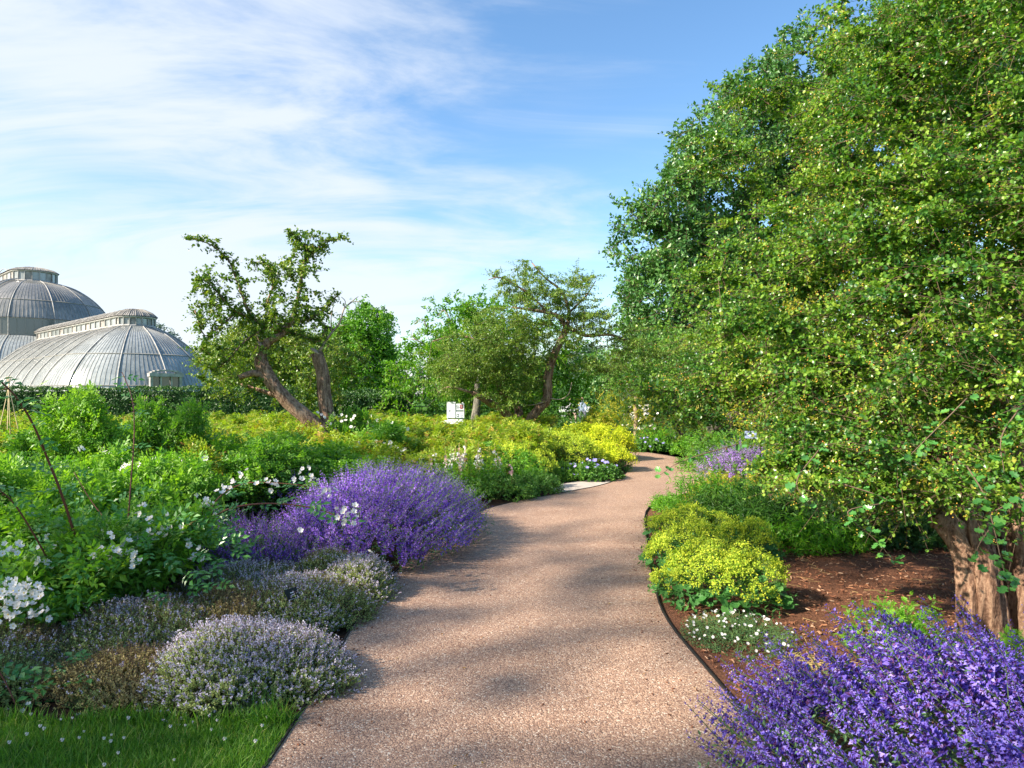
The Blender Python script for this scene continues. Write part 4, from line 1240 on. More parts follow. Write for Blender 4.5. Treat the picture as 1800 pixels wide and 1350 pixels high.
def put_flowers(root, base, clusters, size=.03):
    """clusters: (px, py, d, spread px, n)"""
    for px, py, d, sp, n in clusters:
        c = W(px, py, d) - base
        s = sp / FP * d
        for k in range(n):
            p = c + rng.normal(size=3) * [s * .5, s * .5, s * .35]
            A = frames(rv(1), rv(1, .4) + [0, -.7, .6])[0]
            ob('flower', flower_m if rng.random() < .3 else flower_c, root, mat=m4(A, list(p), size * rng.uniform(.8, 1.25)))


def near_rose(label, c, h, rad, canes, flowers, name='rose_bush', nl=230, fs=.027):
    base = np.array([c[0], c[1], 0.])
    root = thing(name, label, 'rose bush', tuple(base))
    if h > .3:
        me = bush_mesh('near_rose', h, rad, 14, PINN5, .155, M_rose, None, 1, per=3, L=.24, mm=5)
        ob('foliage', me, root, kind='stuff')
    for l, r0 in canes:
        P = limb(l, 0) - base
        Ps, Rs = smooth_line(P, np.linspace(r0, r0 * .45, len(P)), 7)
        g = Geo(); g.tube(Ps, Rs, 6, 0, cap=True)
        # prickles
        k = rng.integers(0, len(Ps), 30)
        q = nrm(rv(30) * [1, 1, .4])
        g.segs(Ps[k], Ps[k] + q * r0 * 2.6, r0 * .5, .0004, 0)
        cn = ob('cane', g.mesh('cane', [M_cane if r0 < .0115 else M_caneG]), root)
        for p in Ps[3::3]:
            for sgn in (-1, 1)[:1 + int(rng.random() < .35)]:
                D_ = nrm(np.array([[rng.choice([-1, 1]) * 1.0, rng.normal() * .5, rng.normal() * .25 - .05]])); A = frames(D_, rv(1, .3) + [0, -.6, 1])
                ob('leaf', rleaf_m, cn, mat=m4(A[0], list(p), rng.uniform(.10, .155)))
    put_flowers(root, base, [(a_, b_, c_, d_, int(n_ * 1.3)) for a_, b_, c_, d_, n_ in flowers], fs * .78)
    for k in range(nl):
        a = rng.random() * 6.3; q = math.sqrt(rng.random())
        p = np.array([math.cos(a) * rad * q * 1.1, math.sin(a) * rad * q * 1.1, h * (1 - .45 * q * q) * rng.uniform(.75, 1.02)])
        D_ = nrm(np.array([[math.cos(a), math.sin(a), .1]]) + rv(1, .5)); A = frames(D_, rv(1, .35) + [0, -.3, 1])
        ob('leaf', rleaf_m, root, mat=m4(A[0], list(p), rng.uniform(.10, .16)))
    return root


near_rose('white flowered rose bush with a long red cane, behind the black label', (-2.75, 5.05), .78, .72,
          [([(150, 1075, 4.75), (145, 1000, 4.65), (128, 930, 4.55), (105, 860, 4.45), (85, 810, 4.4), (60, 750, 4.3), (30, 700, 4.2), (-10, 660, 4.1)], .011),
           ([(128, 1070, 4.7), (98, 1010, 4.6), (60, 940, 4.5), (20, 880, 4.4), (-20, 850, 4.3)], .008),
           ([(170, 1070, 4.8), (190, 1030, 4.9), (250, 990, 5.0), (300, 940, 5.1), (345, 915, 5.1)], .012),
           ([(205, 990, 5.2), (195, 930, 5.3), (160, 880, 5.4), (130, 830, 5.5)], .006),
           ([(222, 960, 5.4), (230, 850, 5.5), (236, 760, 5.7), (232, 700, 5.9), (215, 655, 6.1)], .0075)],
          [(255, 900, 4.9, 30, 5), (210, 965, 4.55, 40, 16), (270, 925, 4.9, 42, 13), (190, 975, 4.5, 20, 4), (310, 925, 5, 26, 6), (105, 955, 4.6, 22, 6), (75, 988, 4.4, 20, 5), (15, 965, 4.5, 26, 8), (345, 975, 4.9, 16, 4), (245, 985, 4.5, 22, 6), (180, 932, 5.1, 14, 3), (330, 950, 5, 20, 3), (395, 865, 5.2, 14, 2)])
near_rose('low white rose bush covered in blossom at the picture edge, over the thyme', (-3.25, 4.55), .62, .45, [([(40, 1130, 4.3), (20, 1100, 4.2), (0, 1060, 4.1), (-30, 1020, 4.0)], .006)],
          [(30, 1055, 4.0, 42, 24), (60, 1040, 4.02, 30, 12), (10, 1080, 3.95, 26, 9), (70, 1075, 4.02, 20, 6), (5, 1030, 4.05, 20, 6)], nl=120)
near_rose('arching white rose spray bending over the catmint', (-3.0, 5.75), .62, .42,
          [([(330, 1000, 5.5), (350, 940, 5.5), (390, 900, 5.5), (450, 886, 5.45), (520, 888, 5.4), (575, 900, 5.35), (600, 915, 5.3)], .009),
           ([(350, 950, 5.6), (380, 880, 5.7), (430, 850, 5.8), (500, 850, 5.8), (540, 855, 5.8)], .006)],
          [(425, 832, 5.8, 26, 6), (400, 858, 5.7, 22, 5), (475, 855, 5.7, 22, 6), (520, 850, 5.6, 18, 3), (545, 838, 5.6, 22, 5), (575, 868, 5.4, 22, 6), (610, 895, 5.3, 20, 5), (605, 915, 5.3, 22, 7), (365, 885, 5.4, 16, 4), (530, 930, 5.3, 12, 2), (350, 885, 5.5, 20, 4), (648, 966, 5.2, 6, 1), (380, 900, 5.5, 22, 3)], nl=80, fs=.028)
# fallen sprays of blossom low by the lawn
near_rose('trailing rose shoot with a few white blossoms lying over the brown thyme', (-2.35, 3.75), .18, .16, [([(-20, 1150, 3.6), (10, 1200, 3.6), (35, 1255, 3.55)], .005)],
          [(125, 1188, 3.95, 18, 7), (35, 1260, 3.5, 22, 5)], nl=16, fs=.018)
# pale flowers scattered among the far roses: small shrubs of their own
for k, (px, py, d_, n, lab) in enumerate([(165, 772, 9.5, 14, 'rose bush with pale blossoms left of the bamboo canes'), (215, 812, 7.4, 12, 'rose bush with small white blossoms in front of the tallest bush'),
                                          (640, 790, 12.0, 40, 'pale pink flowered rose bush right of the forked trunk'), (615, 735, 14.3, 26, 'white flowered rose bush against the forked trunk'), (560, 800, 12.2, 14, 'rose bush with scattered blossoms left of the forked trunk'), (665, 760, 15, 20, 'white rose bush between catmint and board')]):
    P = W(px, py, d_)
    root = thing('rose_bush', lab, 'rose bush', (P[0], P[1] + .3, 0))
    h = P[2] + .12
    ob('foliage', roseG[k % 3], root, mat=Matrix.Diagonal((.95, .95, h, 1)))
    for q in range(n):
        a = rng.normal(size=2) * .33
        A = frames(rv(1), rv(1, .4) + [0, -.7, .6])[0]
        ob('flower', flower_m, root, mat=m4(A, [a[0], -.25 - rng.random() * .25, h * rng.uniform(.72, 1.03)], .034 * rng.uniform(.8, 1.2)))


# ------------------------------------------------------------------ spikes of catmint
def spike_mesh(name, whorls, nf, L, wid, leaf=True, fl=M_nep, fs=.012, low=False, tight=False):
    g = Geo()
    stem = np.array([[0, 0, 0], [.01, 0, L * .5], [-.005, .006, L * 1.0]])
    g.tube(stem, [.0022, .0018, .001], 3, 0, cap=False)
    y0 = L * (.22 if tight else .34)
    for k in range(whorls):
        t = (k / (whorls - 1)) ** .85
        z = y0 + (L - y0) * t
        r = wid * (1 - .72 * t) * rng.uniform(.85, 1.1)
        n = max(3, int(nf * (1 - .5 * t)))
        a = rng.random(n) * 6.3
        k_ = .55 if tight else .35
        P = np.stack([np.cos(a) * r * k_, np.sin(a) * r * k_, z + rng.normal(size=n) * L * .012], 1)
        D = np.stack([np.cos(a), np.sin(a), rng.uniform(.05, .8, n)], 1)
        A = frames(nrm(D + rv(n, .2)), rv(n, .3) + [0, 0, 1.])
        sz = r * rng.uniform(.6, 1.1, n) * (.74 if tight else 1)
        g.scatter(LEAF2 if low else LEAF4, P, A * (sz * np.ones(n))[:, None, None] * np.array([1.25, 1, 1]), rng.random(n), 1)
        if not low:
            g.scatter(LEAF2, P, frames(nrm(D + [0, 0, .5] + rv(n, .2)), rv(n)) * (sz * .65)[:, None, None], rng.random(n), 2)
    if leaf:
        n = 8
        z = rng.uniform(0, y0, n); a = rng.random(n) * 6.3
        P = np.stack([z * 0, z * 0, z], 1)
        g.scatter(LEAF2, P, frames(np.stack([np.cos(a), np.sin(a), a * 0 + .3], 1), rv(n, .3) + [0, 0, 1.]) * rng.uniform(.012, .028, n)[:, None, None], rng.random(n), 3)
    return g.mesh(name, [M_stem, fl, M_calyx, M_nepleaf]), g


spN = [spike_mesh('flower_spike', 11, 17, .30, .036, fl=M_nepB, tight=True)[0] for _ in range(4)]
spM = [spike_mesh('flower_spike', 8, 7, .28, .026)[0] for _ in range(3)]
spP = [spike_mesh('flower_spike', 8, 7, .30, .032, fl=M_nepP)[0] for _ in range(2)]


def low_spike(fl=M_nep):
    _, g = spike_mesh('x', 7, 5, .26, .026, leaf=False, low=True, fl=fl)
    return (np.concatenate(g.V), np.concatenate(g.T), np.concatenate(g.M))


def catmint(label, c, rx, ry, h, nsp, nstuff, lean, spikes, name='catmint', scale=1.0, leafn=2600, grad=1.4, fl=M_nep, camside=True, group=None, phi=None):
    root = thing(name, label, 'catmint', (c[0], c[1], 0), group)
    n = nsp + nstuff
    a = rng.random(n * 3) * 6.3; q = np.sqrt(rng.random(n * 3))
    x, y = np.cos(a) * q, np.sin(a) * q
    P = np.stack([x * rx, y * ry, h * np.sqrt(np.maximum(1 - q ** 2 * .93, 0)) * rng.uniform(.72, 1.14, n * 3)], 1)
    # seen first: the ones on the side of the path come out as single spikes
    vis = -P[:, 1] + .6 * P[:, 2] + rng.normal(size=len(P)) * .25
    P = P[:n]; vis = vis[:n]
    order = np.argsort(-vis)
    P = P[order]
    D = np.stack([P[:, 0] / rx * grad * .6, P[:, 1] / ry * grad * .6, np.full(n, .8)], 1) + np.array(lean)
    D = nrm(D + rv(n, .26))
    U = rv(n)
    A = frames(D, U); A = np.stack([A[:, :, 0], A[:, :, 2], A[:, :, 1]], -1)   # spike grows along +Z
    A[:, :, 1] *= -1
    sz = scale * rng.uniform(.65, 1.3, n)
    P = P - D * (.16 * sz)[:, None]
    for k in range(min(nsp, n)):
        ob('flower_spike', spikes[k % len(spikes)], root, mat=m4(A[k], list(P[k]), sz[k]))
    g = Geo()
    if nstuff:
        tms = [low_spike(fl) for _ in range(4)]
        for k in range(4):
            s = slice(nsp + k, n, 4)
            g.scatter(tms[k], P[s], A[s] * sz[s][:, None, None], None, 0)
        ob('far_spikes', g.mesh('far_spikes', [M_stem, fl, M_calyx, M_nepleaf]), root, kind='stuff')
    g = Geo()
    m = leafn // 8
    a = rng.random(m) * 6.3; q = np.sqrt(rng.random(m)) * .96
    Q = np.stack([np.cos(a) * q * rx, np.sin(a) * q * ry, h * np.sqrt(1 - q ** 2 * .96) * rng.uniform(.1, .86, m)], 1)
    Dq = nrm(np.stack([Q[:, 0] / rx, Q[:, 1] / ry, np.full(m, .8)], 1) + np.array(lean) + rv(m, .3))
    twigs(g, Q - Dq * .1, Dq, min(.22 * scale, .26), 4, LEAF4, min(.034 * scale, .034), 0, 1, .0016, lpn=2, droop=.05, segn=1)
    ob('foliage', g.mesh('catmint_foliage', [M_nepleaf, M_stem]), root, kind='stuff')
    return root


catmint('great purple catmint mound spilling over the left edge of the path', (-1.42, 7.7), 1.12, 1.75, .72, 300, 1900, (.35, -.2, .1), spM, scale=1.3, leafn=6500)
catmint('looser shaded catmint clump under the arching white rose', (-2.5, 6.25), .86, .60, .46, 290, 260, (-.1, -.1, .2), spM, scale=1.0, leafn=5200)
catmint('small catmint clump behind the arching rose, left of the great mound', (-2.95, 8.9), .42, .4, .72, 60, 40, (0, 0, .6), spM, scale=.9, leafn=900)
catmint('near catmint with long violet spikes leaning across the lower right corner', (1.82, 2.62), 1.0, .74, .60, 240, 0, (-.75, .25, .15), spN, scale=1.35, leafn=5200, grad=1.0)
catmint('pale lilac catmint seen through the low hawthorn branches', (4.2, 12.5), .85, .8, .66, 150, 160, (-.2, -.2, .3), spP, scale=1.15, leafn=1800, fl=M_nepP)
catmint('small purple catmint beside the far bend of the path', (4.75, 16.3), .5, .45, .36, 60, 40, (0, -.1, .3), spM, scale=1.0, leafn=900)
catmint('tall thin purple salvia below the grey walnut trunk', (-.95, 16.6), .42, .3, .82, 26, 0, (0, 0, 1.2), spM, name='salvia', scale=1.3, leafn=500)
catmint('faint purple salvia below the information board', (-2.3, 19.5), .6, .3, .80, 22, 0, (0, 0, 1.2), spM, name='salvia', scale=1.2, leafn=500)


# ------------------------------------------------------------------ thyme
def thyme_tuft(leafm, nsprig, flower, hgt=.125, rad=.07):
    g = Geo()
    a = rng.random(nsprig) * 6.3; q = np.sqrt(rng.random(nsprig))
    P0 = np.stack([np.cos(a) * q * rad * .8, np.sin(a) * q * rad * .8, -.02 + 0 * q], 1)
    D = nrm(np.stack([np.cos(a) * q * .55, np.sin(a) * q * .55, np.ones(nsprig)], 1) + rv(nsprig, .12))
    L = hgt * rng.uniform(.55, 1.2, nsprig)
    g.segs(P0, P0 + D * L[:, None], .0013, .0009, 1)
    for k in range(7):
        t = .25 + .6 * k / 7
        for s in range(2):
            aa = rng.random(nsprig) * 6.3
            S_ = np.stack([np.cos(aa), np.sin(aa), np.full(nsprig, .5)], 1)
            g.scatter(LEAF2, P0 + D * (L * t)[:, None], frames(nrm(S_), D + rv(nsprig, .3)) * rng.uniform(.009, .0145, nsprig)[:, None, None] * np.array([1.2, 1, 1]), None, 0)
    f = rng.random(nsprig) < flower
    nf = int(f.sum())
    if nf:
        for k in range(9):
            aa = rng.random(nf) * 6.3; tz = 1 - .22 * rng.random(nf)
            S_ = np.stack([np.cos(aa), np.sin(aa), rng.uniform(0, 1.2, nf)], 1)
            g.scatter(LEAF2, P0[f] + D[f] * (L[f] * tz)[:, None], frames(nrm(S_), rv(nf)) * rng.uniform(.006, .0105, nf)[:, None, None] * np.array([1.5, 1, 1]), None, 2)
    return g.mesh('sprig_tuft', [leafm, M_twig, M_thfl])


tLil = [thyme_tuft(M_thleaf, 26, .72) for _ in range(3)]
tGrn = [thyme_tuft(M_thleaf, 26, .17) for _ in range(3)]
tBrn = [thyme_tuft(M_thbrown, 26, .10) for _ in range(3)]
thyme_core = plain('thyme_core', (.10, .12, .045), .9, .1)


def thyme(label, c, rx, ry, h, fam, n=None, rz=0.0, pale=.2, alt=None):
    root = thing('thyme_clump', label, 'thyme', (c[0], c[1], 0), 'thyme clumps beside the path', rz=rz)
    n = n or int(min(290, rx * ry * 3.14 * 420))
    k = 0
    # sunflower spread so the tufts close up
    lobes = [(rng.uniform(-.6, .6), rng.uniform(-.6, .6), rng.uniform(.25, .5), rng.uniform(-.1, .25)) for _ in range(6)]
    for i_ in range(n):
        q = math.sqrt((i_ + .5) / n); a = i_ * 2.39996
        x, y = q * math.cos(a), q * math.sin(a)
        edge = 1 + .14 * math.sin(3 * a + c[0] * 7) + .08 * math.sin(5 * a + c[1] * 9)
        z = h * max(0, 1 - q ** 2.6) ** .6
        for lx, ly, lr, lh in lobes:
            z *= 1 + lh * math.exp(-((x - lx) ** 2 + (y - ly) ** 2) / lr ** 2)
        p = [x * rx * edge + rng.normal() * .015, y * ry * edge + rng.normal() * .015, max(z - .03, 0) + rng.normal() * .008]
        D = nrm(np.array([[x * .75 * q, y * .75 * q, 1]]) + rv(1, .1)); A = frames(D, rv(1))[0]
        A = np.stack([A[:, 0], -A[:, 2], A[:, 1]], 1)
        fm = fam
        if alt is not None and math.sin(x * 4 + c[0] * 3) * math.cos(y * 4 + c[1] * 5) > 1 - 2 * pale:
            fm = alt
        ob('sprig_tuft', fm[rng.integers(0, len(fm))], root, mat=m4(A, p, rng.uniform(.85, 1.15)))
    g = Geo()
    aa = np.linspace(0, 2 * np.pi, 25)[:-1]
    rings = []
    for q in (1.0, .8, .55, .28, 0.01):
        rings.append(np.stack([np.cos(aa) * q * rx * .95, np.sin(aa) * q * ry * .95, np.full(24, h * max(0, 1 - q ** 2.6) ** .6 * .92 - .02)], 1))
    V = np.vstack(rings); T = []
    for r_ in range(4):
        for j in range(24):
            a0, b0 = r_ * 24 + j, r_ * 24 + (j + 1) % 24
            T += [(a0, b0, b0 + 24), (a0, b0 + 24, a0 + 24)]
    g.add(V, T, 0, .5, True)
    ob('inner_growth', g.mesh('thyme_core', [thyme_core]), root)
    return root


thyme('lilac flowered thyme mound at the corner of lawn and path', (-1.50, 3.93), .50, .44, .21, tLil)
thyme('pale flowered thyme mound left of the lilac mound, under the white roses', (-2.42, 4.38), .50, .42, .20, tGrn, alt=tLil, pale=.18)
thyme('dry brown thyme patch along the lawn edge', (-2.10, 3.80), .42, .26, .13, tBrn, alt=tGrn)
thyme('straw brown thyme mound beside the black label', (-1.95, 4.75), .40, .36, .22, tBrn, alt=tGrn, pale=.35)
thyme('olive thyme mound around the small tilted label', (-1.58, 4.98), .44, .50, .23, tGrn, alt=tLil, pale=.3)
thyme('white tipped thyme mound behind the straw brown one', (-2.10, 5.45), .50, .36, .22, tGrn, alt=tLil, pale=.45)
thyme('small olive thyme mound under the catmint edge', (-1.55, 5.85), .36, .34, .22, tGrn, alt=tBrn, pale=.3)
thyme('lilac thyme mound touching the path below the catmint', (-1.28, 5.62), .26, .36, .20, tLil, alt=tGrn)
thyme('thyme patch at the picture edge above the lawn', (-3.0, 3.95), .42, .36, .16, tGrn, alt=tBrn, pale=.3)


# ------------------------------------------------------------------ lady's mantle and yellow mounds
def spray_mesh(fl, n=34, r=.045):
    g = Geo()
    P0 = np.zeros((7, 3)); D = nrm(rv(7, .5) + [0, 0, 1.2])
    tips = P0 + D * rng.uniform(.6, 1, 7)[:, None] * r * 1.6
    g.segs(P0 - [0, 0, .06], tips, .0012, .0008, 1)
    C = tips[rng.integers(0, 7, n)] + rv(n, r * .33)
    for q in range(2):
        g.scatter(LEAF2, C, frames(rv(n), rv(n, .5) + [0, 0, 1.]) * rng.uniform(.009, .016, n)[:, None, None] * np.array([1.8, 1, 1]), None, 0)
    return g.mesh('flower_spray', [fl, M_stem])


al = []
for k in range(22):
    a = 2 * math.pi * k / 22 + .14
    al.append((math.sin(a) * (.5 + .07 * (k % 2)), .45 - math.cos(a) * (.48 + .07 * (k % 2)), .07 + .03 * math.cos(3 * a)))
ALC = fan(al, (0, .40, -.02))
ga = Geo(); ga.scatter(ALC, np.zeros((1, 3)), np.eye(3)[None], np.array([.5])); alc_leaf = ga.mesh('round_leaf', [M_alcleaf])
sprA = [spray_mesh(M_alcfl) for _ in range(3)]
sprY = [spray_mesh(M_yel, 46, .055) for _ in range(3)]


def mantle(label, c, rx, ry, h, nleaf, nspray, sprays=None, name='ladys_mantle', cat="lady's mantle", cover=.95, ls=.075, ss=1.0, back=0, under=True):
    root = thing(name, label, cat, (c[0], c[1], 0))
    sprays = sprays or sprA
    for k in range(nleaf):
        q = math.sqrt(rng.uniform(.1, 1)); a = rng.uniform(math.pi * .85, math.pi * 2.15) if rng.random() < .7 else rng.random() * 6.3
        z = h * math.sqrt(max(0, 1 - q * q * .97)) * rng.uniform(.3, .85)
        p = [q * rx * math.cos(a), q * ry * math.sin(a), z + .03]
        D = nrm(np.array([[math.cos(a), math.sin(a), -.15]]) + rv(1, .35)); A = frames(D, np.array([[math.cos(a) * .6, math.sin(a) * .6 - .25, .9]]) + rv(1, .2))[0]
        ob('leaf', alc_leaf, root, mat=m4(A, p, ls * rng.uniform(.65, 1.2)))
    for k in range(nspray):
        q = math.sqrt(rng.random()) * cover; a = rng.random() * 6.3
        z = h * math.sqrt(max(0, 1 - q * q * .9)) * rng.uniform(.78, 1.12) * (1 + .28 * math.sin(3 * a + c[0] * 5) * q + .18 * math.sin(7 * a + c[1]) * q)
        p = [q * rx * math.cos(a) * 1.05, q * ry * math.sin(a) * 1.05, z]
        D = nrm(np.array([[math.cos(a) * q * .8, math.sin(a) * q * .8 - .1, 1]]) + rv(1, .25)); A = frames(D, rv(1))[0]
        A = np.stack([A[:, 0], -A[:, 2], A[:, 1]], 1)
        ob('flower_spray', sprays[k % 3], root, mat=m4(A, p, ss * rng.uniform(.75, 1.2)))
    if under:
        g = Geo(); m = 160
        a = rng.random(m) * 6.3; q = np.sqrt(rng.random(m))
        Q = np.stack([np.cos(a) * q * rx, np.sin(a) * q * ry, h * np.sqrt(1 - q * q * .97) * rng.uniform(.1, .85, m)], 1)
        twigs(g, Q, nrm(Q + rv(m, .2) + [0, 0, .2]), .10, 3, LEAF4, .055, 0, 1, .0015, lpn=2, segn=1)
        ob('inner_leaves', g.mesh('inner_leaves', [M_alcleaf, M_stem]), root, kind='stuff')
    return root


mantle("lime flowered lady's mantle in front, above the daisies", (1.66, 5.42), .50, .42, .36, 150, 230)
mantle("lady's mantle mound in the middle of the three, sunlit by the path", (1.66, 6.45), .40, .36, .34, 60, 170)
mantle("farthest lady's mantle mound on the right edge of the path", (1.98, 7.55), .48, .50, .33, 50, 180)
mantle("small lady's mantle behind the sunlit mound", (2.35, 6.85), .28, .25, .34, 30, 80)
mantle('vivid yellow mound at the inside of the path bend, farther one', (2.0, 17.3), 1.05, .9, .66, 0, 290, sprY, 'yellow_flower_mound', 'yellow flowers', ss=2.2)
mantle('vivid yellow mound on the tip of the bed at the path bend', (2.12, 14.75), .46, .5, .42, 0, 150, sprY, 'yellow_flower_mound', 'yellow flowers', ss=1.7)
mantle('greenish yellow mound between the roses and the vivid yellow flowers', (1.0, 14.6), 1.0, .9, .70, 0, 260, sprA, 'yellow_flower_mound', 'yellow flowers', ss=2.0)
mantle('soft yellow green mound in the middle of the left bed', (.1, 12.9), .7, .6, .62, 40, 160, sprA, 'yellow_flower_mound', 'yellow flowers', ss=1.6)


# ------------------------------------------------------------------ other shrubs and perennials
shM = {}
def shrub(name, label, cat, c, rx, ry, h, lm, tm=LEAF4, size=.05, ncane=14, per=6, L=.2, key=None, group=None, rz=None, **kw):
    key = key or (lm.name, size, ncane)
    if key not in shM:
        shM[key] = bush_mesh(name, 1.0, 1.0, ncane, tm, size, lm, None, 1, per=per, L=L, **kw)
    return thing(name, label, cat, (c[0], c[1], 0), group, shM[key], rng.random() * 6 if rz is None else rz, (rx, ry, h))


def shrub2(name, label, cat, c, rx, ry, h, lm, tm=LEAF4, size=.05, ncane=16, per=6, L=.15, tip=None, up=.9, **kw):
    """own mesh at true leaf size"""
    g = Geo()
    n = int(ncane * per)
    a = rng.random(n) * 6.3; q = np.sqrt(rng.random(n))
    Z = h * np.sqrt(np.maximum(0, 1 - q * q * .95)) * rng.uniform(.25, 1.0, n)
    Q = np.stack([np.cos(a) * q * rx, np.sin(a) * q * ry, Z], 1)
    D = nrm(np.stack([Q[:, 0] / rx, Q[:, 1] / ry, np.full(n, .8)], 1) + rv(n, .35))
    twigs(g, Q - D * L * .6, D, L * rng.uniform(.7, 1.3, n), 6, tm, size, 0, 1, .0022, lpn=2, segn=1, up=up, tip=2 if tip else None, **kw)
    b = rng.random(18) * 6.3
    tips = np.stack([np.cos(b) * rx * .6, np.sin(b) * ry * .6, np.full(18, h * .7)], 1)
    g.segs(np.zeros((18, 3)) + rv(18, .03) * [1, 1, 0], tips, .006, .003, 1)
    root = thing(name, label, cat, (c[0], c[1], 0))
    ob('foliage', g.mesh(name, [lm, M_stem] + ([tip] if tip else [])), root, kind='stuff')
    return root


shrub2('small_shrub', 'fresh green ferny shrub on the mulch behind the violet spikes', 'shrub', (2.45, 4.35), .34, .28, .36, M_fresh, PINN9, .085, 10, 6, .16, spread=1.1)
shrub2('small_shrub', 'tiny fresh green shoots beside the near hawthorn trunk', 'shrub', (2.98, 4.05), .14, .14, .26, M_fresh, PINN9, .07, 8, 3, .12)
shrub2('leafy_shrub', 'mid green shrub with narrow leaves behind the lady\'s mantle', 'shrub', (2.75, 7.95), .80, .60, .66, M_mid, LANCE, .11, 40, 9, .24, spread=.8)
shrub2('leafy_shrub', 'upright shrub with narrow leaves reaching over the path edge', 'shrub', (2.35, 8.5), .40, .36, .86, M_fresh, LANCE, .09, 20, 8, .26)
shrub2('leafy_shrub', 'light green shrub between the mulch and the dark spreading yew', 'shrub', (3.15, 7.3), .70, .42, .34, M_fresh, LANCE, .10, 30, 8, .2)
shrub2('leafy_perennial', 'narrow leaved plant hanging over the curved black edging at the right bed tip', 'plant', (2.25, 9.75), .26, .5, .20, M_fresh, LANCE, .07, 28, 8, .14)
shrub2('leafy_shrub', 'green shrub closing the tip of the right bed beside the path', 'shrub', (3.0, 9.1), .5, .5, .45, M_fresh, LANCE, .09, 34, 8, .22)
shrub2('dark_shrub', 'dark shrub behind the information board', 'shrub', (-2.6, 27.5), 2.2, .7, 1.7, M_mid, LEAF4, .10, 70, 9, .35)
shrub2('dark_shrub', 'dark shrub between the leaning hawthorn and the bench', 'shrub', (.8, 30), 1.6, .8, 1.6, M_mid, LEAF4, .10, 60, 9, .35)
shrub2('dark_shrub', 'dark shrub right of the bench under the evergreen tree', 'shrub', (5.4, 32), 1.6, .8, 1.9, M_mid, LEAF4, .10, 60, 9, .35)
shrub2('golden_shrub', 'pale golden shrub beside the lilac catmint', 'shrub', (3.1, 10.2), .48, .4, .55, M_gold, LEAF4, .05, 30, 8, .16)
shrub2('golden_shrub', 'golden leaved shrub behind the low hawthorn branches', 'shrub', (4.3, 9.9), .95, .7, 1.05, M_gold, LEAF4, .055, 70, 9, .22)
shrub2('golden_shrub', 'yellow green shrub beyond the near hawthorn trunk', 'shrub', (6.8, 9.6), 1.3, .8, 1.5, M_gold, LEAF4, .06, 80, 9, .25)
shrub2('spreading_yew', 'dark low evergreen spreading over the far side of the mulch', 'shrub', (4.2, 7.75), 1.25, .62, .62, M_hedge, PINN9, .12, 90, 9, .26, up=1.2)
shrub2('spreading_yew', 'dark low evergreen behind the near hawthorn trunk', 'shrub', (5.9, 7.6), 1.0, .6, .8, M_hedge, PINN9, .12, 70, 9, .26, up=1.2)
shrub2('leafy_shrub', 'lime green shrub at the top of the lilac catmint', 'shrub', (4.6, 14.4), 1.1, .6, .95, M_lime, LEAF4, .06, 60, 9, .22)
for k, (x, y, rx, h, mt, lab) in enumerate([(3.2, 21.6, .8, .55, M_mid, 'low mid green shrub on the far side of the path bend, left'), (4.3, 20.4, .8, .8, M_fresh, 'fresh green shrub behind the pale blue flowers'),
                                           (5.2, 18.6, .9, .7, M_fresh, 'rounded green shrub above the small catmint'), (5.0, 16.9, .7, .6, M_mid, 'low green shrub behind the small catmint'), (1.9, 24.2, 1.7, 1.3, M_mid, 'dull green shrub by the seated people'), (.2, 23.5, 1.2, .75, M_haw, 'olive shrub behind the vivid yellow flowers'),
                                           (5.8, 15.2, 1.1, 1.3, M_lime, 'bright shrub behind the hawthorn branches and catmint'), (7.4, 13.4, 1.4, 1.7, M_gold, 'tall golden shrub in the deep right bed'), (2.4, 22.9, 1.0, .5, M_mid, 'low dark shrub beyond the path bend')]):
    shrub2('leafy_shrub', lab, 'shrub', (x, y), rx, rx * .7, h, mt, LEAF4, .07, 34, 8, .25)
# green perennials in front of the left bed
shrub2('leafy_perennial', 'dark green leafy plant at the path edge right of the catmint mound', 'plant', (-.25, 10.75), .62, .50, .46, M_mid, LEAF4, .055, 50, 8, .16)
shrub2('leafy_perennial', 'green leafy plant left of the pale slab', 'plant', (.35, 11.35), .50, .42, .40, M_mid, LEAF4, .05, 34, 8, .15)
shrub2('leafy_perennial', 'bright lime leafed plant behind the white flower spikes', 'plant', (.1, 11.9), .5, .42, .72, M_fresh, LEAF4, .05, 40, 8, .18)
shrub2('leafy_perennial', 'fine green plant behind the pale slab', 'plant', (.95, 13.2), .55, .42, .36, M_rose, LANCE, .07, 34, 8, .18)
for k, (x, y, w_) in enumerate([(-.7, 12.4, .9), (.2, 15.6, 1.0), (-.9, 14.1, 1.0), (.9, 16.9, 1.0), (-.2, 17.8, 1.1), (1.0, 19.3, .9)]):
    thing('rose_bush', 'bright yellow green bush in the left bed near the leaning hawthorn', 'rose bush', (x, y, 0), 'bright bushes around the leaning hawthorn', (roseG + roseY)[k], k, (w_ * 1.3, w_ * 1.3, .72))

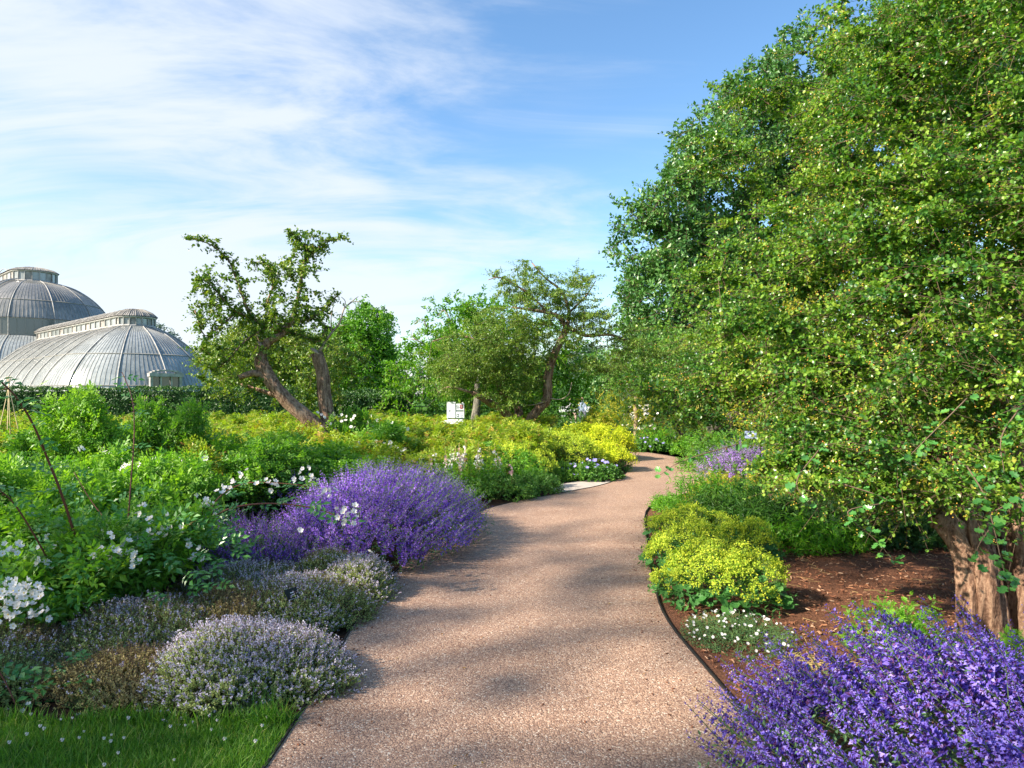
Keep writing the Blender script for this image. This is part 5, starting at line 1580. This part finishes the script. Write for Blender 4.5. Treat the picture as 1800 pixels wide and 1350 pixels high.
# white flower spikes (gaura)
root = thing('white_spike_plant', 'green plant with upright white flower spikes behind the great catmint mound', 'plant', (-.72, 11.1, 0))
g = Geo()
n = 240
a = rng.random(n) * 6.3; q = np.sqrt(rng.random(n))
Q = np.stack([np.cos(a) * q * .62, np.sin(a) * q * .5, rng.uniform(.0, .4, n)], 1)
twigs(g, Q, nrm(rv(n, .25) + [0, 0, 1.]), rng.uniform(.2, .4, n), 6, LANCE, .085, 0, 1, .003, lpn=2, up=.3, segn=1)
ob('foliage', g.mesh('gaura_leaves', [M_fresh, M_stem]), root, kind='stuff')
for k in range(26):
    x, y = rng.normal(size=2) * [.36, .24]; h = rng.uniform(.62, .92)
    g = Geo(); g.tube([(x, y, .2), (x + .01, y, h * .7), (x + rng.normal() * .03, y, h)], [.004, .003, .002], 4, 0)
    m = 12
    P = np.stack([np.full(m, x), np.full(m, y), h * rng.uniform(.55, .86, m)], 1) + rv(m, .016)
    g.scatter(rosette_flower(5, .42, 2), P, axis_frames(m, .6, (0, -.8, .4)) * rng.uniform(.014, .024, m)[:, None, None], None, 1)
    ob('flower_spike', g.mesh('white_spike', [M_straw, M_white if k % 3 else M_pink, M_centre]), root)


# geranium and daisies
def flower_mat(label, c, rx, ry, h, lm, fm, nfl, fs, name, cat, ls=.045, petals=5, nl=60, stems=False):
    root = shrub2(name, label, cat, c, rx, ry, h, lm, LOBE6 if not stems else LANCE, ls, nl, 6, .10)
    fg = Geo(); fg.scatter(rosette_flower(petals, .42 if petals < 8 else .16), np.zeros((1, 3)), np.eye(3)[None], np.array([.6])); fm_ = fg.mesh('bloom', [fm, M_centre])
    sg = Geo()
    for k in range(nfl):
        a = rng.random() * 6.3; q = math.sqrt(rng.random())
        p = np.array([q * rx * math.cos(a), q * ry * math.sin(a), h * math.sqrt(1 - q * q * .9) * rng.uniform(.95, 1.15) + .02])
        A = axis_frames(1, .35, (0, -.45, .8))[0]
        ob('flower', fm_, root, mat=m4(A, list(p), fs * rng.uniform(.75, 1.2)))
        sg.segs([p * [.8, .8, .4]], [p - [0, 0, .003]], .0013, .001, 0)
    ob('stem', sg.mesh('fine_stems', [M_stem]), root, kind='stuff')
    return root


flower_mat('blue flowered geranium beside the pale slab at the path bend', (1.55, 13.25), .62, .50, .34, M_mid, M_blue, 34, .032, 'geranium', 'geranium')
flower_mat('pale blue flowered geranium on the far side of the path', (3.85, 19.6), .6, .4, .38, M_mid, M_blue, 24, .034, 'geranium', 'geranium', ls=.06)
flower_mat('sprawling white daisies at the foot of the lady\'s mantle', (1.52, 4.60), .36, .40, .11, M_nepleaf, M_white, 85, .0105, 'daisy_plant', 'daisies', ls=.03, petals=12, nl=60, stems=True)
flower_mat('few small white daisies beneath the violet spikes', (1.72, 3.75), .28, .22, .09, M_nepleaf, M_white, 18, .012, 'daisy_plant', 'daisies', ls=.03, petals=12, nl=14, stems=True)

# climbing rose on its post at the far bend
root = thing('climbing_rose', 'yellow green climbing rose with white blossoms on a weathered post', 'rose bush', (3.5, 21.3, 0))
crg = Geo()
Q = np.stack([rng.normal(size=520) * .75, rng.normal(size=520) * .32 - .3, rng.uniform(.05, 1.72, 520)], 1); Q[:, 0] *= 1 - .3 * Q[:, 2] / 1.6
twigs(crg, Q, rv(520) + [0, -.3, .3], .28, 5, LEAF4, .07, 0, 1, .003, lpn=2, segn=1)
ob('foliage', crg.mesh('climber', [M_gold, M_stem]), root, kind='stuff')
ob('foliage', roseY[1], root, mat=Matrix.Translation((-.7, .1, 0)) @ Matrix.Diagonal((1.1, .9, 1.25, 1)))
for q in range(46):
    A = frames(rv(1), rv(1, .4) + [0, -.7, .6])[0]
    ob('flower', flower_m, root, mat=m4(A, [rng.normal() * .35 + .3, -.55 - rng.random() * .2, rng.uniform(.6, 1.35)], .045 * rng.uniform(.8, 1.2)))
g = Geo(); g.tube([(0, 0, 0), (.01, 0, .9), (0, 0, 1.78)], [.07, .065, .06], 8, 0, sub=3, rough=.04)
pst = thing('wooden_post', 'weathered wooden post rising out of the climbing rose', 'post', (3.78, 20.9, 0), me=g.mesh('post', [M_post]))


# ------------------------------------------------------------------ signs, labels, canes
def plant_label(label, loc, rz, tilt, w_, h_, post_h, bm, lines, roll=0.0):
    root = thing('plant_label', label, 'plant label', loc, rz=rz)
    R = Matrix.Rotation(tilt, 3, 'X') @ Matrix.Rotation(roll, 3, 'Y')
    Rn = np.array(R)
    c = np.array([0, 0, post_h])
    g = Geo(); g.box(c, (w_, .006, h_), M=Rn)
    pl_ = ob('plate', g.mesh('plate', [bm]), root)
    g = Geo(); g.tube([(0, .015, -.02), (0, .015, post_h - .01)], .007, 6, 0)
    ob('stake', g.mesh('stake', [M_black]), root)
    g = Geo()
    for x, z, lw, lh in lines:
        g.box(c + Rn @ np.array([x * w_, -.0042, z * h_]), (lw * w_, .0012, lh * h_), M=Rn)
    ob('print', g.mesh('print', [M_lab]), pl_)
    return root


plant_label('black plant label with white lettering beside the straw brown thyme', (-2.56, 4.60, 0), .25, -.55, .115, .085, .24, M_black,
            [(-.33, .36, .2, .06), (0, .18, .92, .05), (-.02, .0, .22, .06), (.05, -.12, .3, .06), (-.1, -.34, .07, .12), (.3, -.42, .22, .05), (0, .47, .9, .02), (-.47, 0, .02, .9)], roll=.1)
plant_label('small black plant label turned sideways in the olive thyme mound', (-1.52, 4.72, 0), 1.0, -.6, .10, .08, .27, M_black, [(0, .1, .3, .07), (0, -.1, .2, .07), (0, -.46, .9, .03)])
plant_label('slate blue plant label showing 1k in white among the violet spikes', (1.72, 3.28, 0), -.35, -.75, .10, .085, .30, M_slate,
            [(-.10, .15, .30, .05), (.05, .02, .14, .05), (-.04, -.08, .34, .05), (.2, -.4, .22, .05)], roll=-.3)
plant_label('plant label on a thin black stake left of the near hawthorn trunk', (4.15, 6.35, 0), -.4, -.9, .11, .085, .30, M_slate, [(0, .1, .6, .1)])
plant_label('pale blue plant label standing above the lilac catmint', (4.3, 12.3, 0), -.3, -.4, .20, .14, .92, M_slate, [(0, .15, .5, .12), (0, -.15, .3, .1)])
plant_label('narrow dark plant label among the bushes right of the leaning trunk', (.45, 15.0, 0), .2, -.2, .07, .16, .74, M_black, [(0, .1, .5, .1)])

# information board
ib = np.array([W(800, 0, 21)[0], 21.0, 0])
root = thing('information_board', 'white information board with three panels and a sloping desk below', 'sign', tuple(ib), rz=-.05)


def panel(name, x0, x1, y0, y1, depth, mat, parent, yy=0.0):
    s = 21 / FP
    g = Geo(); g.box((((x0 + x1) / 2 - 800) * s, yy, CH - ((y0 + y1) / 2 - HY) * s), ((x1 - x0) * s, depth, (y1 - y0) * s))
    return ob(name, g.mesh(name, [mat]), parent)


for (x0, x1, y0, y1) in ((786, 801, 706.5, 708.2), (785.6, 787.2, 706.5, 735), (800.6, 801.8, 708, 736), (801.8, 815.5, 721.2, 723.2), (787, 815.5, 734.2, 735.8), (814.8, 816, 709, 735)):
    panel('frame', x0, x1, y0, y1, .05, M_signw if x0 in (786, 785.6, 814.8) else M_dgreen, root)
p1 = panel('board', 788, 800.4, 708.8, 734, .03, M_signw, root, -.005)
p2 = panel('board', 802, 814.6, 709.6, 721, .03, M_signw, root, -.005)
p3 = panel('board', 802, 814.6, 723.4, 734, .03, M_signw, root, -.005)
s_ = 21 / FP
for px_, (x0, x1, y0, y1, mt) in [(p2, (809, 813.6, 711.5, 718.5, M_red)), (p3, (803.2, 807, 727.5, 732.5, M_dgreen)), (p3, (804.2, 806, 728.9, 731.2, M_signw)), (p3, (809, 812.6, 727.8, 732.5, M_grey)), (p1, (789.6, 791, 721, 723.4, M_dgreen)), (p2, (810.3, 812.3, 712.8, 717, M_pink))]:
    panel('picture', x0, x1, y0, y1, .008 if mt not in (M_signw, M_pink) else .014, mt, px_, -.025)
for k in range(13):
    panel('print', 789.6, 798.6 - (k % 4) * .8, 711 + k * 1.7, 711.5 + k * 1.7, .004, M_grey, p1, -.0225)
for k in range(5):
    panel('print', 803.2, 808.2 - (k % 2), 711.5 + k * 1.8, 712 + k * 1.8, .004, M_grey, p2, -.0225)
g = Geo()
z0 = CH - (737 - HY) * s_; z1 = CH - (742.5 - HY) * s_
g.add([((786 - 800) * s_, -.05, z0), ((814 - 800) * s_, -.05, z0), ((809 - 800) * s_, -.45, z1), ((775 - 800) * s_, -.45, z1),
       ((786 - 800) * s_, -.05, z0 - .03), ((814 - 800) * s_, -.05, z0 - .03), ((809 - 800) * s_, -.45, z1 - .03), ((775 - 800) * s_, -.45, z1 - .03)], BOXT)
ob('desk', g.mesh('desk', [M_signw]), root)
for x in (-24, 8, -13, 13):
    g = Geo(); g.box((x * s_, -.42 if abs(x) != 13 else .03, (z1 if abs(x) != 13 else 1.4) / 2), (.04, .04, z1 if abs(x) != 13 else 1.4))
    ob('leg', g.mesh('leg', [M_signw]), root)

# bamboo cane wigwams
for c, top, n, lab in [((-4.95, 9.2), 1.62, 4, 'wigwam of bamboo canes among the tall rose bushes'), ((-8.55, 11.6), 1.95, 4, 'wigwam of bamboo canes at the picture edge by the glasshouse')]:
    root = thing('cane_wigwam', lab, 'plant support', (c[0], c[1], 0))
    for k in range(n):
        a = 6.28 * k / n + .5
        g = Geo(); g.tube([(math.cos(a) * .32, math.sin(a) * .32, 0), (-math.cos(a) * .03, -math.sin(a) * .03, top)], [.009, .006], 5, 0)
        ob('cane', g.mesh('bamboo', [M_bamboo]), root)


# ------------------------------------------------------------------ two people resting far off
def person(label, loc, shirt, trousers, hair, face, rz, group='people seated at the far end of the garden'):
    o = thing('person', label, 'person', loc, group, rz=rz)
    J = [(0, 0, .50), (0, .02, .72), (0, .02, .95), (0, .0, 1.08), (0, -.02, 1.16), (0, -.03, 1.27),
         (.10, -.02, .50), (.13, -.42, .50), (.13, -.45, .10), (.13, -.58, .05), (-.10, -.02, .50), (-.13, -.42, .50), (-.13, -.45, .10), (-.13, -.58, .05),
         (.17, .01, 1.0), (.24, -.05, .75), (.16, -.28, .62), (.12, -.36, .60), (-.17, .01, 1.0), (-.24, -.05, .75), (-.16, -.28, .62), (-.12, -.36, .60)]
    E = [(0, 1), (1, 2), (2, 3), (3, 4), (4, 5), (0, 6), (6, 7), (7, 8), (8, 9), (0, 10), (10, 11), (11, 12), (12, 13), (2, 14), (14, 15), (15, 16), (16, 17), (2, 18), (18, 19), (19, 20), (20, 21)]
    R = [.14, .13, .14, .06, .075, .085, .09, .065, .045, .035, .09, .065, .045, .035, .06, .045, .035, .035, .06, .045, .035, .035]
    me = bpy.data.meshes.new('person_body')
    me.from_pydata(J, E, [])
    me.materials.append(shirt)
    b = ob('body', me, o)
    sm = b.modifiers.new('skin', 'SKIN')
    for v, r in zip(me.skin_vertices[0].data, R):
        v.radius = (r, r)
    me.skin_vertices[0].data[0].use_root = True
    ss = b.modifiers.new('sub', 'SUBSURF'); ss.levels = 1; ss.render_levels = 2
    g = Geo()
    for zc, r, mt in ((1.22, .098, 0),):
        th = np.linspace(.15, np.pi - .25, 7)
        g.tube([(0, -.03 - .0, 1.26 + .115 * math.cos(t)) for t in th[::-1]], [.095 * math.sin(t) + .01 for t in th[::-1]], 12, 0)
    ob('face', g.mesh('face', [face]), o)
    g = Geo(); th = np.linspace(.05, 1.5, 6)
    g.tube([(0, .005, 1.27 + .125 * math.cos(t)) for t in th[::-1]], [.108 * math.sin(t) + .004 for t in th[::-1]], 12, 0)
    ob('hair', g.mesh('hair', [hair]), o)
    g = Geo()
    for s in (-1, 1):
        g.tube([(s * .09, .03, .52), (s * .13, -.42, .51), (s * .13, -.46, .12)], [.105, .085, .06], 10, 0, sub=3)
    ob('trousers', g.mesh('trousers', [trousers]), o)
    return o


skin = plain('skin_tone', (.55, .33, .25), .6)
person('distant seated person in a grey blue shirt', (W(1023, 0, 38)[0], 38, .12), plain('shirt_blue', (.33, .40, .55), .8), plain('trouser_dark', (.08, .09, .12), .8), plain('hair_brown', (.16, .10, .06), .7), skin, 0)
person('distant fair haired seated person in a white top', (W(1004, 0, 38)[0], 38.1, .02), plain('top_white', (.7, .7, .72), .8), plain('trouser_tan', (.45, .32, .26), .8), plain('hair_fair', (.55, .40, .18), .7), skin, .2)
g = Geo()
bx = W(1013, 0, 38.2)
root = thing('garden_bench', 'pale garden bench under the far trees with two people on it', 'bench', (bx[0], 38.2, 0))
for nm, c, d_ in [('seat', (0, -.1, .45), (1.9, .45, .05)), ('backrest', (0, .16, .8), (1.9, .05, .3)), ('leg', (-.85, -.1, .21), (.06, .4, .42)), ('leg', (.85, -.1, .21), (.06, .4, .42)), ('armrest', (-.92, -.1, .68), (.06, .45, .05)), ('armrest', (.92, -.1, .68), (.06, .45, .05))]:
    g = Geo(); g.box(c, d_); ob(nm, g.mesh(nm, [M_signw]), root)

# ------------------------------------------------------------------ mulch chips, path crumbs, grass
def inside_right(x, y):
    return x > np.interp(y, [0, 3, 4, 5, 6, 7.6, 9.9], [1.25, 1.26, 1.22, 1.18, 1.30, 1.56, 2.05])


g = Geo()
n = 15000
x = rng.uniform(1.15, 6.5, n); y = 2.9 + rng.random(n) ** 1.2 * 5.6
k = inside_right(x, y)
P = np.stack([x, y, rng.uniform(.0, .022, n)], 1)[k]
n = len(P)
sz = rng.uniform(.010, .042, n)
A = frames(nrm(rv(n) * [1, 1, .25]), rv(n, .35) + [0, 0, 1.])
A = A * sz[:, None, None] * np.stack([rng.uniform(.12, .4, n), np.ones(n), np.full(n, .12)], 1)[:, None, :]
CHIP = (np.array([(-.5, -.5, -.5), (.5, -.4, -.5), (.4, .5, -.5), (-.5, .5, -.5), (-.4, -.5, .5), (.5, -.5, .5), (.5, .5, .5), (-.4, .4, .5)]), BOXT, None)
g.scatter(CHIP, P, A, rng.random(n) ** 1.3)
ob('bark_mulch', g.mesh('bark_mulch', [M_chip]), kind='stuff', label='reddish brown bark chips over the right hand bed')
g = Geo(); n = 420
y = rng.uniform(2.9, 9, n); x = np.where(rng.random(n) < .7, np.interp(y, [3, 4, 5, 6, 7.6, 9.9], [1.2, 1.14, 1.1, 1.22, 1.48, 1.95]) - np.abs(rng.normal(size=n)) * .16, rng.uniform(-1, 1.2, n))
lft = rng.random(n) < .4; x = np.where(lft, np.interp(y, [3, 4, 5.5, 6.8, 8.3, 9.9], [-1.06, -1.07, -1.11, -.98, -.7, -.27]) + np.abs(rng.normal(size=n)) * .10, x)
P = np.stack([x, y, np.full(n, .016)], 1)
A = frames(nrm(rv(n) * [1, 1, .1]), rv(n, .15) + [0, 0, 1.]) * rng.uniform(.005, .018, n)[:, None, None] * np.array([.4, 1, .2])
g.scatter(CHIP, P, A, rng.random(n) * .4)
ob('path_litter', g.mesh('path_litter', [M_chip]), kind='stuff', label='dark crumbs of bark scattered on the path')
# dropped leaves and petals on the path
g = Geo(); n = 46
P = np.stack([rng.uniform(-1, 1.15, n), 2.95 + rng.random(n) ** 1.3 * 6, np.full(n, .019)], 1)
g.scatter(LEAF4, P, frames(nrm(rv(n) * [1, 1, .05]), rv(n, .12) + [0, 0, 1.]) * rng.uniform(.012, .028, n)[:, None, None], rng.random(n))
ob('fallen_leaves', g.mesh('fallen_leaves', [M_young]), kind='stuff', label='a few small brown leaves dropped on the path')
# straw bits in the mulch
g = Geo(); n = 260
P = np.stack([rng.uniform(1.3, 6, n), rng.uniform(3, 8, n), rng.uniform(.018, .03, n)], 1)
D = nrm(rv(n) * [1, 1, .08]); g.segs(P, P + D * rng.uniform(.04, .16, n)[:, None], .0016, .0012, 0)
k = 200; c = np.array([1.78, 4.15, .02]); D = nrm(rv(k) * [1, 1, .2]); q = c + rv(k, .05) * [1, 1, .2]
g.segs(q, q + D * .09, .0012, .0008, 0)
ob('dry_straw', g.mesh('dry_straw', [M_straw]), kind='stuff', label='pale dry stalks lying on the mulch')

BLADE = T_([(-.035, 0, 0), (.035, 0, 0), (-.025, .5, .10), (.025, .5, .10), (0, 1, .42)], [(0, 1, 3), (0, 3, 2), (2, 3, 4)])
poly_obj('lawn', [(-12, -3), (-1.16, -3), (-1.10, 3.02), (-1.10, 3.42), (-12, 3.5)], .004, M_lawn, kind='structure')
g = Geo(); n = 34000
x = -1.09 - rng.random(n) ** 1.0 * 2.3; y = rng.uniform(2.72, 3.44, n) + .03 * np.sin(x * 9)
P = np.stack([x, y, np.full(n, .003)], 1)
D = nrm(rv(n, .32) + [.05, 0, .75])
A = frames(D, rv(n) + [0, 0, .3]); L = rng.uniform(.024, .06, n) * (1 + .5 * (rng.random(n) < .06)) * (1 + .6 * (y > 3.38))
g.scatter(BLADE, P, A * L[:, None, None] * np.array([1.0, 1, 1]), None, 0)
ob('grass', g.mesh('grass', [M_grass]), kind='stuff', label='short mown grass in the lower left corner')
root = thing('clover', 'small white clover heads standing in the lawn corner', 'clover', (-1.9, 3.2, 0), None)
HD = Geo(); hn = 26; u = nrm(rv(hn)); HD.scatter(LEAF2, u * .2, frames(u, rv(hn)) * .9, None, 0); HD.segs([(0, 0, 0)], [(0, 0, -6)], .12, .12, 1); head = HD.mesh('clover_head', [M_white, M_stem])
for k in range(26):
    x, y = rng.uniform(-.6, .75), rng.uniform(-.25, .2)
    ob('flower_head', head, root, mat=m4(np.eye(3), [x, y, rng.uniform(.045, .07)], rng.uniform(.006, .010)))
# tall grass tuft at the corner of the lawn
root = thing('grass_tuft', 'long grass tuft where lawn, thyme and path meet', 'grass tuft', (-1.22, 3.42, 0))
g = Geo(); n = 90
P = rv(n, .045) * [1, 1, 0]; D = nrm(rv(n, .35) + [0, 0, 1.])
g.scatter(BLADE, P, frames(D, rv(n)) * rng.uniform(.08, .19, n)[:, None, None] * np.array([.5, 1, 1]), None, 0)
ob('blade', g.mesh('tuft', [M_grass]), root, kind='stuff')
# green weed on the path
root = thing('weed', 'single broad green weed leafing over the path by the thyme', 'weed', (-1.30, 4.76, .012))
for a in (-.4, .5, 1.6, -1.5):
    D = nrm(np.array([[math.cos(a), math.sin(a), .35]])); A = frames(D, np.array([[0, -.2, 1.]]))[0]
    wl = Geo(); wl.scatter(LEAF4, np.zeros((1, 3)), np.eye(3)[None], np.array([.5])); 
    ob('leaf', wl.mesh('weed_leaf', [M_fresh]), root, mat=m4(A, [0, 0, 0], .09))
